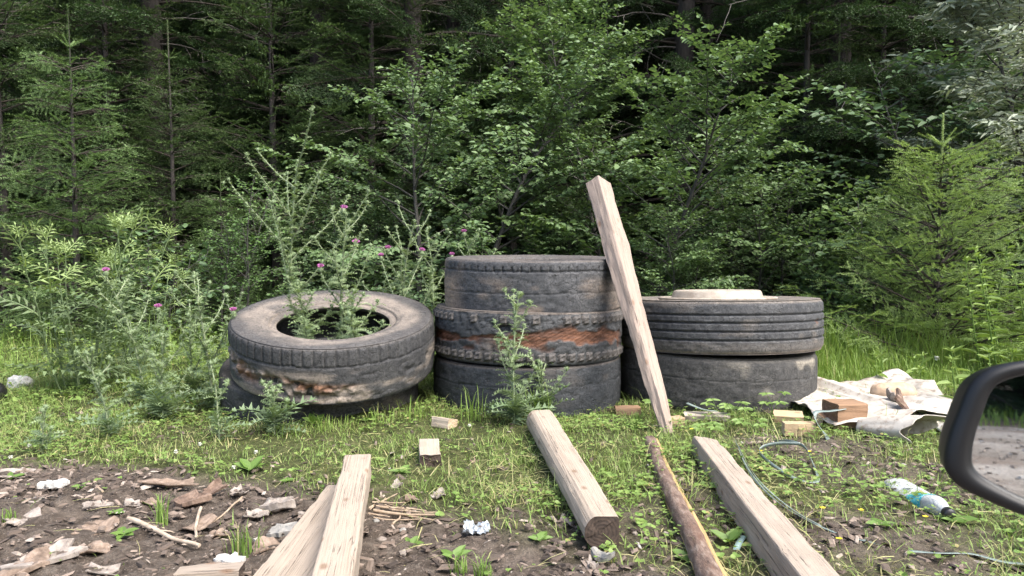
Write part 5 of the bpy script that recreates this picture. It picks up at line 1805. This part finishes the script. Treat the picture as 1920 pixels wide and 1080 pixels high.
for k, (px, py, s, lb) in enumerate(((565, 960, .018, 'pebble left of the wide board crack'), (95, 985, .02, 'pale pebble at the left of the notched flake'), (705, 968, .02, 'bluish pebble beside the square timber'),
                                     (715, 1003, .022, 'white pebble in the gravel right of the square timber'), (735, 1005, .014, 'small round white pebble beside the white pebble'), (1190, 1000, .016, 'pebble between the log and the bark slab'),
                                     (600, 900, .014, 'pebble at the far end of the wide board'), (755, 985, .016, 'grey pebble near the dandelion leaf'), (755, 1035, .02, 'silvery pebble at the bottom, right of the timbers'))):
    g = gp(px, py)
    lump('pebble', (g[0], g[1], gz1(g[0], g[1]) + s * .35), (s * 1.4, s, s * .8), lb, 'pebble', SL if k in (2, 7) else GR, 70 + k, .3, k, 8)

def stick(px0, py0, px1, py1, r, label, mat_, seed, twigs=0, lift=.0, name='stick', bend=.006):
    rg = np.random.default_rng(seed)
    a, b = gp(px0, py0), gp(px1, py1)
    n = 14
    t = np.linspace(0, 1, n)[:, None]
    P = a + (b - a) * t
    s = norm(np.cross(b - a, [0, 0, 1]))
    P = P + s * (bend * noise(t * 3, seed, 0, seed)) 
    P[:, 2] = gz(P[:, 0], P[:, 1]) + r + lift
    mb = MB()
    tube(mb, P, r * (1 - .35 * t[:, 0]) * (1 + .12 * noise(t[:, 0] * 14, 0, 0, seed)), 8)
    for q in range(twigs):
        p0, d = along(P, .3 + .14 * q)
        c_ = curve(p0, d * .4 - s * (1 if q % 2 else .8) * np.array([1, 1, 1]), .05, 4, [0, 0, -.6], rg, .1)
        tube(mb, c_, np.linspace(r * .4, r * .18, 5), 5)
    return tag(mb.build(name, mat_, None, True), label, 'stick')
stick(240, 985, 372, 1032, .0085, 'peeled pale stick with two short twigs on the bare soil', M['stick'], 81, 2, .004)
stick(378, 962, 364, 1022, .0055, 'short upright-looking stick lying over the squarish bark flake', M['stick'], 82, 0, .02)
stick(452, 932, 395, 990, .004, 'thin pale splinter right of the bark heap', M['straw'], 83, 0, .008)
stick(180, 915, 190, 935, .006, 'short splinter standing near the upper foam piece', M['straw'], 84)
stick(10, 945, 150, 940, .003, 'thin dark twig lying along the upper soil', M['twig'], 85)
for k, (a0, b0, a1, b1, r_) in enumerate(((690, 948, 745, 920, .0035), (698, 938, 760, 935, .003), (700, 955, 815, 964, .006), (705, 945, 800, 950, .005), (700, 964, 790, 968, .003), (735, 978, 752, 962, .004),
                                           (695, 950, 722, 926, .002), (745, 955, 812, 970, .004), (720, 944, 770, 955, .003), (700, 930, 752, 942, .002), (690, 958, 730, 962, .0035), (735, 952, 820, 957, .003))):
    stick(a0, b0, a1, b1, r_, 'fibrous splinter in the splinter heap beside the square timber', M['straw'], 90 + k, 0, .004 + .003 * (k % 3), 'splinter')['group'] = 'splinters beside the square timber'

# ------------------------------------------------------------------ strapping bands
m, nt, p, out = nmat('green_strap')
v = coords(nt)
n1 = tnoise(nt, v, 30, 4, .6)
nt.links.new(ramp(nt, n1, [(.3, (.13, .17, .155)), (.6, (.19, .235, .22)), (.8, (.26, .3, .28))]), p.inputs['Base Color'])
p.inputs['Roughness'].default_value = .38
M['strap'] = m
m2, nt, p, out = nmat('pale_strap')
p.inputs['Base Color'].default_value = (.42, .58, .55, 1)
p.inputs['Roughness'].default_value = .4
def strap(pts, width, label, mat_=None, stand=0.0, twist=None, name='strapping_band'):
    """ribbon through (px, py, lift) points; stand = 1 stands on its edge, 0 lies flat"""
    P = []
    for px, py, lf in pts:
        g = gp(px, py, lf)
        P.append([g[0], g[1], lf + gz1(g[0], g[1])])
    P = np.array(P)
    # smooth (Catmull-Rom)
    Q = np.vstack([2 * P[0] - P[1], P, 2 * P[-1] - P[-2]])
    S = []
    for k in range(1, len(Q) - 2):
        for t in np.linspace(0, 1, 10, endpoint=False):
            a, b, c_, d = Q[k - 1], Q[k], Q[k + 1], Q[k + 2]
            S.append(.5 * (2 * b + (c_ - a) * t + (2 * a - 5 * b + 4 * c_ - d) * t * t + (3 * b - a - 3 * c_ + d) * t ** 3))
    S.append(P[-1])
    S = np.array(S)
    n = len(S)
    T = norm(np.gradient(S, axis=0))
    flat = norm(np.cross(T, [0, 0, 1.]))
    st = np.full(n, stand) if twist is None else np.interp(np.linspace(0, 1, n), np.linspace(0, 1, len(twist)), twist)
    side = norm(flat * (1 - st[:, None]) + np.array([0, 0, 1.]) * st[:, None])
    lo = S - side * width / 2 * (1 - st[:, None])
    V = np.empty((2 * n, 3))
    V[0::2] = lo
    V[1::2] = lo + side * width
    i_ = np.arange(n - 1) * 2
    mb = MB()
    mb.add(V, np.stack([i_, i_ + 1, i_ + 3, i_ + 2], -1))
    o = mb.build(name, mat_ or M['strap'], None, True)
    s = o.modifiers.new('thick', 'SOLIDIFY')
    s.thickness = .0012
    s.offset = 0
    return tag(o, label, 'strap')
strap([(1450, 835, .015), (1478, 843, .05), (1500, 848, .055), (1515, 862, .045), (1535, 905, .008), (1515, 912, .006), (1480, 905, .008), (1445, 885, .02), (1424, 862, .03), (1430, 850, .045), (1460, 846, .055), (1500, 847, .06)],
      .013, 'green strap curled into an upright loop on the mulch', twist=[.2, .9, .9, .8, .3, .1, .4, .8, .9, .9, .9, .9])
strap([(1380, 845, .04), (1400, 885, .03), (1425, 920, .03), (1465, 958, .02), (1520, 985, .012), (1580, 1010, .008), (1650, 1028, .006)], .020, 'long green strap lying along the squared beam', twist=[.8, .5, .3, .4, .3, .1, 0])
strap([(1383, 850, .06), (1408, 890, .045), (1440, 930, .04), (1490, 968, .02), (1540, 992, .012)], .010, 'narrow second strand beside the long green strap', twist=[.9, .6, .3, .3, .2])
strap([(1705, 1040, .012), (1760, 1042, .016), (1820, 1042, .014), (1880, 1052, .012), (1940, 1060, .01)], .016, 'pale strap stretched along the ground below the bottle', twist=[0, .2, .1, 0, 0])
strap([(1394, 1008, .018), (1386, 1022, .012), (1380, 1036, .006)], .018, 'short pale blue-green strap end under the squared beam', m2)
strap([(1288, 752, .09), (1302, 760, .075), (1322, 768, .06), (1345, 772, .05)], .022, 'green strap end sticking out at the foot of the right stack')
strap([(1585, 772, .10), (1558, 774, .10), (1532, 776, .11), (1530, 790, .08), (1538, 805, .05), (1550, 822, .02), (1556, 838, .008)], .020, 'green strap hanging over the cream sheet beside the brown block', twist=[.1, .1, .3, .6, .5, .3, .1])
strap([(1678, 738, .05), (1705, 742, .06), (1740, 750, .06), (1768, 762, .05)], .028, 'green strap lying across the back of the cream sheet')

# ------------------------------------------------------------------ crushed bottle
b0, b1 = gp(1782, 968, .03), gp(1690, 908, .03)
ax = b1 - b0
Lb = np.linalg.norm(ax)
bot = empty('plastic_bottle', tuple(b0))
Mx = frames((ax / Lb)[None], np.array([[0, 0, 1.]]))[0]
bot.matrix_world = Matrix.Translation(Vector(b0 + [0, 0, .004])) @ Matrix(Mx.tolist()).to_4x4() @ Matrix.Scale(1.2, 4)
m, nt, p, out = nmat('clear_plastic')
p.inputs['Base Color'].default_value = (.82, .85, .85, 1)
p.inputs['Roughness'].default_value = .25
p.inputs['Transmission Weight'].default_value = .55
p.inputs['IOR'].default_value = 1.2
v = coords(nt)
n1 = tnoise(nt, v, 38, 4, .6, 1.0)
bump(nt, p, n1, .6, .01)
M['clear'] = m
m, nt, p, out = nmat('teal_label')
v = coords(nt)
n1, n2 = tnoise(nt, v, 60, 3, .5, .6), tnoise(nt, v, 120, 2, .5)
c = ramp(nt, n1, [(.40, (.04, .38, .46)), (.6, (.07, .48, .55))])
c = mix(nt, fac(nt, n2, .58, .63), c, (.6, .75, .76))
nt.links.new(c, p.inputs['Base Color'])
p.inputs['Roughness'].default_value = .35
M['teal'] = m
m, nt, p, out = nmat('black_plastic')
p.inputs['Base Color'].default_value = (.012, .012, .013, 1)
p.inputs['Roughness'].default_value = .4
M['black'] = m
def bottle_part(name, xr, mat_, off=0.0, cut=None):
    xs_ = np.linspace(xr[0], xr[1], 26)
    a = np.linspace(0, 2 * math.pi, 28, endpoint=False)
    rad = np.interp(xs_, [0, .018, .022, .05, .09, .14, .25, .29, .305], [.0125, .0125, .013, .026, .034, .034, .036, .034, .018])
    X, A = np.meshgrid(xs_, a, indexing='ij')
    rr = rad[:, None] * (1 + .10 * fbm(X * 22, np.cos(A) * 1.4, np.sin(A) * 1.4, 3, 2)) + off
    flat = sstep(.05, .16, X)
    V = np.stack([X, np.cos(A) * rr * (1 + .28 * flat), np.sin(A) * rr * (1 - .45 * flat) - .012 * flat], -1).reshape(-1, 3)
    i_ = np.arange(25)[:, None] * 28
    j = np.arange(28)[None]
    F_ = np.stack(np.broadcast_arrays(i_ + j, i_ + (j + 1) % 28, i_ + 28 + (j + 1) % 28, i_ + 28 + j), -1).reshape(-1, 4)
    mb = MB()
    mb.add(V, F_)
    return mb.build(name, mat_, bot, True)
bottle_part('body', (.016, .305), M['clear'])
bottle_part('label', (.085, .155), M['teal'], .0012)
mb = MB()
V_, F_ = lathe([(.0005, -.002), (.0145, -.002), (.0158, .001), (.0158, .018), (.0145, .020), (.0125, .020)], 28)
mb.add(V_[:, [2, 0, 1]] * [1, 1, 1], F_)
mb.build('cap', M['black'], bot, True)
tag(bot, 'crushed clear plastic bottle with teal label and black cap', 'bottle')

# crumpled wrapper
m, nt, p, out = nmat('foil')
p.inputs['Base Color'].default_value = (.38, .41, .43, 1)
p.inputs['Metallic'].default_value = .5
p.inputs['Roughness'].default_value = .35
g = gp(893, 995)
u, w_ = np.meshgrid(np.linspace(-.5, .5, 14), np.linspace(-.5, .5, 14))
rg = np.random.default_rng(4)
X, Y = u * .075 + rg.normal(0, .0025, u.shape), w_ * .07 + rg.normal(0, .0025, u.shape) + u * .02
Z = .006 + .022 * np.abs(fbm(u * 4, w_ * 4, 0, 5, 3))
o = gridmesh(X, Y, Z, 'crumpled_wrapper', m, None, .0008)
o.location = (g[0], g[1], gz1(g[0], g[1]))
for pl in o.data.polygons:
    pl.use_smooth = False
tag(o, 'crumpled silvery wrapper on the gravel left of the log', 'wrapper')
# black rubber lump at the left frame edge
lump('rubber_scrap', gp(-14, 757) + [0, 0, .055], (.13, .12, .12), 'rounded black rubber scrap at the far left edge', 'rubber scrap', M['black'], 44, .12)

# ------------------------------------------------------------------ low plants one can pick out
def tuft(px, py, n, h, seed, label, matn='grass', dry=0.0, spread=.03):
    rg = np.random.default_rng(seed)
    g = gp(px, py)
    an = rg.uniform(0, 6.28, n)
    Mx = np.zeros((n, 3, 3))
    Mx[:, 0, 0], Mx[:, 1, 0], Mx[:, 0, 1], Mx[:, 1, 1], Mx[:, 2, 2] = np.cos(an), np.sin(an), -np.sin(an), np.cos(an), 1
    hh = h * rg.uniform(.5, 1.05, n)
    P = np.stack([rg.normal(0, spread * .4, n), rg.normal(0, spread * .4, n), np.full(n, -.004)], -1)
    mb = MB()
    mb.inst(BLADE, Mx, P, np.stack([hh * rg.uniform(.1, .7, n), rg.uniform(.003, .006, n), hh], -1), rg.uniform(0, 1, n), np.where(rg.random(n) < dry, .8, 0))
    return tag(mb.build('grass_tuft', M[matn], None, False, (g[0], g[1], gz1(g[0], g[1]))), label, 'grass tuft')
tuft(305, 985, 26, .11, 1, 'upright grass tuft growing through the bark heap')
tuft(455, 1030, 40, .10, 2, 'arching pale grass tuft between the bark heap and the crossed boards', 'grass', .3, .06)
tuft(865, 1075, 26, .06, 3, 'short grass tuft at the bottom edge left of the log')
tuft(905, 1078, 30, .07, 4, 'leafy grass tuft at the bottom edge nearest the log')
tuft(20, 985, 24, .05, 5, 'dark grass tuft at the left edge of the soil')
tuft(1010, 790, 40, .20, 6, 'long grass tuft beside the thistle before the three-tyre stack', 'tall_grass', .1, .1)
tuft(890, 790, 30, .18, 7, 'long grass tuft at the left foot of the three-tyre stack', 'tall_grass', .1, .08)
tuft(705, 798, 22, .11, 8, 'grass in the shade under the tilted tyre', 'tall_grass', .15, .09)
tuft(612, 806, 18, .08, 9, 'thin grass before the tilted tyre, under its torn tread', 'tall_grass', .15, .09)
tuft(548, 815, 22, .09, 11, 'grass hiding the foot of the half-buried tyre', 'tall_grass', .1, .09)
tuft(772, 790, 24, .12, 12, 'grass between the tilted tyre and the three-tyre stack', 'tall_grass', .1, .09)
tuft(655, 802, 16, .07, 13, 'grass before the middle of the half-buried tyre', 'tall_grass', .1, .09)
tuft(1195, 800, 40, .09, 10, 'grass tuft between the three-tyre stack and the stake foot')

BROAD = MB(); BROAD.add(*ovate(.10, .3, .15), a=.2, b=.0)
BROAD = BROAD.mesh('leaf', M['herb'])
def rosette(px, py, n, L, seed, label, elev=.35, cat='weed'):
    rg = np.random.default_rng(seed)
    g = gp(px, py)
    root = empty('broadleaf_weed', (g[0], g[1], gz1(g[0], g[1])))
    for k in range(n):
        an = k * 2.399 + rg.uniform(-.3, .3)
        Mx = frames(np.array([[math.cos(an), math.sin(an), elev * rg.uniform(.4, 1.5)]]), np.array([[0, -.2, 1.]]))[0]
        s = L * rg.uniform(.7, 1.15)
        o = bpy.data.objects.new('leaf', BROAD)
        o.parent = root
        o.matrix_local = Matrix.Translation((0, 0, .004)) @ Matrix(Mx.tolist()).to_4x4() @ Matrix.Diagonal((s, s * rg.uniform(.7, 1.1), s, 1))
        COL.objects.link(o)
    return tag(root, label, cat)
rosette(232, 1010, 9, .045, 1, 'low leafy weed beside the thick end of the peeled stick')
rosette(215, 972, 6, .035, 2, 'dark crinkled weed above the notched bark flake')
rosette(770, 1012, 4, .042, 3, 'dandelion leaf in the gravel right of the square timber', .6)
rosette(850, 1050, 5, .05, 4, 'broad dandelion leaves at the bottom left of the log', .5)
rosette(750, 880, 6, .05, 5, 'green weed beside the far end of the square timber')
rosette(470, 880, 5, .07, 6, 'upright plantain leaves at the grass edge', .8)
rosette(640, 770, 5, .10, 7, 'broad dock leaves in the shade under the tilted tyre', .9)
rosette(590, 800, 6, .07, 19, 'dock leaves before the half-buried tyre, under the torn tread', .9)
rosette(690, 795, 6, .06, 20, 'small leaves in the shade at the right foot of the tilted tyre', .9)
rosette(1365, 1025, 4, .07, 8, 'broad leaf between the bark slab and the squared beam', .8)
rosette(1290, 1050, 6, .05, 9, 'lobed green weed between the bark slab and the squared beam')
rosette(1010, 1015, 5, .045, 10, 'small pale weed left of the log')
rosette(1650, 1000, 7, .05, 11, 'small weed in front of the bottle, beside the long strap')
rosette(1790, 990, 7, .06, 12, 'weed at the cap end of the bottle')
rosette(20, 905, 4, .05, 13, 'grey-green plantain leaf at the left edge of the soil')
rosette(660, 880, 6, .03, 14, 'tiny weed just behind the far end of the square timber')
rosette(540, 900, 7, .035, 15, 'small bright weed just left of the crossed boards far end')
rosette(110, 1050, 3, .05, 16, 'single green leaf on the large plank scrap')
rosette(345, 948, 7, .035, 17, 'leafy weed growing behind the reddish bark slab')
rosette(150, 925, 6, .03, 18, 'pale small weed right of the upper foam piece')

def flower(px, py, h, label, group, matn, r):
    g = gp(px, py, h)
    x, y = g[0], g[1]
    root = empty('buttercup' if matn == 'petal_yellow' else 'clover_flower', (x, y, gz1(x, y)))
    mb = MB()
    tube(mb, np.array([[.01, .01, -.005], [.003, .004, h * .6], [0, 0, h]]), [.001, .0009, .0008], 4, a=.4, cap=False)
    mb.build('stem', M['herb'], root)
    mb = MB()
    n = 6 if matn == 'petal_yellow' else 26
    rg = np.random.default_rng(int(px))
    an = np.arange(n) * 2.399
    el_ = np.full(n, .35) if n == 6 else rg.uniform(-.6, 1.3, n)
    mb.inst(ROUND, frames(np.stack([np.cos(an), np.sin(an), el_], -1), np.tile([[0, 0, 1.]], (n, 1)) + rg.normal(0, .1, (n, 3))), np.tile([[0, 0, h]], (n, 1)), np.full(n, r), rg.uniform(0, 1, n), 0)
    mb.build('petals', M[matn], root)
    return tag(root, label, 'flower', group)
for px, py in ((1302, 797), (1297, 810), (1425, 855), (1517, 858), (1542, 963), (1614, 967), (1573, 1018), (1735, 978)):
    flower(px, py, .035, 'small yellow buttercup in the grass right of the stake', 'buttercups in the grass', 'petal_yellow', .010)
for px, py in ((438, 869), (330, 850), (55, 842), (480, 846), (20, 863), (880, 796), (680, 850), (375, 830)):
    flower(px, py, .05, 'white clover head in the grass on the left', 'clover heads in the grass', 'petal_white', .009)
flower(1757, 672, .14, 'white flower in the tall grass behind the cream sheet', None, 'petal_white', .02)

# ------------------------------------------------------------------ car wing mirror
mn = norm(np.array([-.22, -.97, .074]))
mc = at(1960, 825, .84)
def on_plane(px, py, off=0.0):
    d = ray(px, py)
    o0 = np.array([0, 0, CAM_H])
    t = np.dot(mc - mn * off - o0, mn) / np.dot(d, mn)
    return o0 + d * t
outer = [(1765, 880), (1766, 850), (1775, 815), (1790, 775), (1806, 735), (1822, 712), (1848, 693), (1885, 681), (1930, 674), (1990, 668), (2050, 666), (2110, 672), (2150, 695), (2170, 740),
         (2175, 810), (2168, 880), (2150, 940), (2115, 985), (2060, 1005), (2000, 998), (1950, 983), (1900, 966), (1850, 945), (1805, 924), (1778, 903)]
inner = [(1824, 868), (1826, 838), (1834, 805), (1845, 775), (1856, 745), (1868, 727), (1884, 717), (1904, 710), (1935, 703), (1990, 697), (2050, 696), (2095, 702), (2125, 722), (2140, 758),
         (2143, 810), (2137, 870), (2120, 920), (2092, 955), (2050, 970), (2000, 965), (1955, 952), (1915, 936), (1875, 916), (1845, 898), (1830, 884)]
def closed_smooth(P, k=5):
    P = np.array(P, float)
    n = len(P)
    S = []
    for q in range(n):
        a, b, c_, d = P[(q - 1) % n], P[q], P[(q + 1) % n], P[(q + 2) % n]
        for t in np.linspace(0, 1, k, endpoint=False):
            S.append(.5 * (2 * b + (c_ - a) * t + (2 * a - 5 * b + 4 * c_ - d) * t * t + (3 * b - a - 3 * c_ + d) * t ** 3))
    return np.array(S)
O2, I2 = closed_smooth(outer) + [10, 0], closed_smooth(inner) + [6, 0]
Ow = np.array([on_plane(*q) for q in O2])
Iw = np.array([on_plane(*q) for q in I2])
ctr = Ow.mean(0)
back = -mn
def ring(base, scale, off):
    return ctr + (base - ctr) * scale + back * off
rings_ = [Iw + back * .026, Iw + back * .012, Iw + (Ow - Iw) * .12 + back * .004, Iw + (Ow - Iw) * .45 - back * .001, Iw + (Ow - Iw) * .8 + back * .001, Ow * .97 + (Iw) * .03 + back * .008,
          ring(Ow, .975, .02), ring(Ow, .935, .045), ring(Ow, .86, .075), ring(Ow, .72, .10), ring(Ow, .48, .118), ring(Ow, .2, .125)]
n = len(Ow)
V = np.concatenate(rings_ + [(ctr + back * .126)[None]])
F_ = [[q * n + k, q * n + (k + 1) % n, (q + 1) * n + (k + 1) % n, (q + 1) * n + k] for q in range(len(rings_) - 1) for k in range(n)]
mir = empty('wing_mirror', tuple(ctr))
inv = Matrix.Translation(Vector(-ctr))
m, nt, p, out = nmat('mirror_housing')
p.inputs['Base Color'].default_value = (.009, .0095, .0105, 1)
p.inputs['Roughness'].default_value = .45
p.inputs['Specular IOR Level'].default_value = .35
n1 = tnoise(nt, coords(nt), 400, 2, .5)
bump(nt, p, n1, .08, .001)
mb = MB()
mb.add(V - ctr, F_)
q0 = (len(rings_) - 1) * n
mb.add(np.vstack([rings_[-1], ctr + back * .126]) - ctr, [[k, (k + 1) % n, n] for k in range(n)])
mb.build('housing', m, mir, True)
m, nt, p, out = nmat('mirror_glass')
p.inputs['Base Color'].default_value = (.78, .8, .8, 1)
p.inputs['Metallic'].default_value = 1.0
p.inputs['Roughness'].default_value = .02
gl = Iw + (ctr - Iw) * -.01 + back * .018
mb = MB()
mb.add(np.vstack([gl, gl.mean(0)]) - ctr, [[(k + 1) % n, k, n] for k in range(n)])
mb.build('mirror_glass', m, mir, False)
# arm that carries it, out of the picture on the right
rt = norm(np.cross(back, [0, 0, 1.]))
c0 = ctr + rt * .09 + back * .06 - np.array([0, 0, .07])
mb = MB()
tube(mb, np.array([c0, c0 + rt * .06 - [0, 0, .035], c0 + rt * .13 - [0, 0, .05]]) - ctr, [.03, .035, .045], 14)
mb.build('arm', bpy.data.materials['mirror_housing'], mir, True)
tag(mir, 'black car wing mirror reflecting the gravel road at the right edge', 'car mirror')
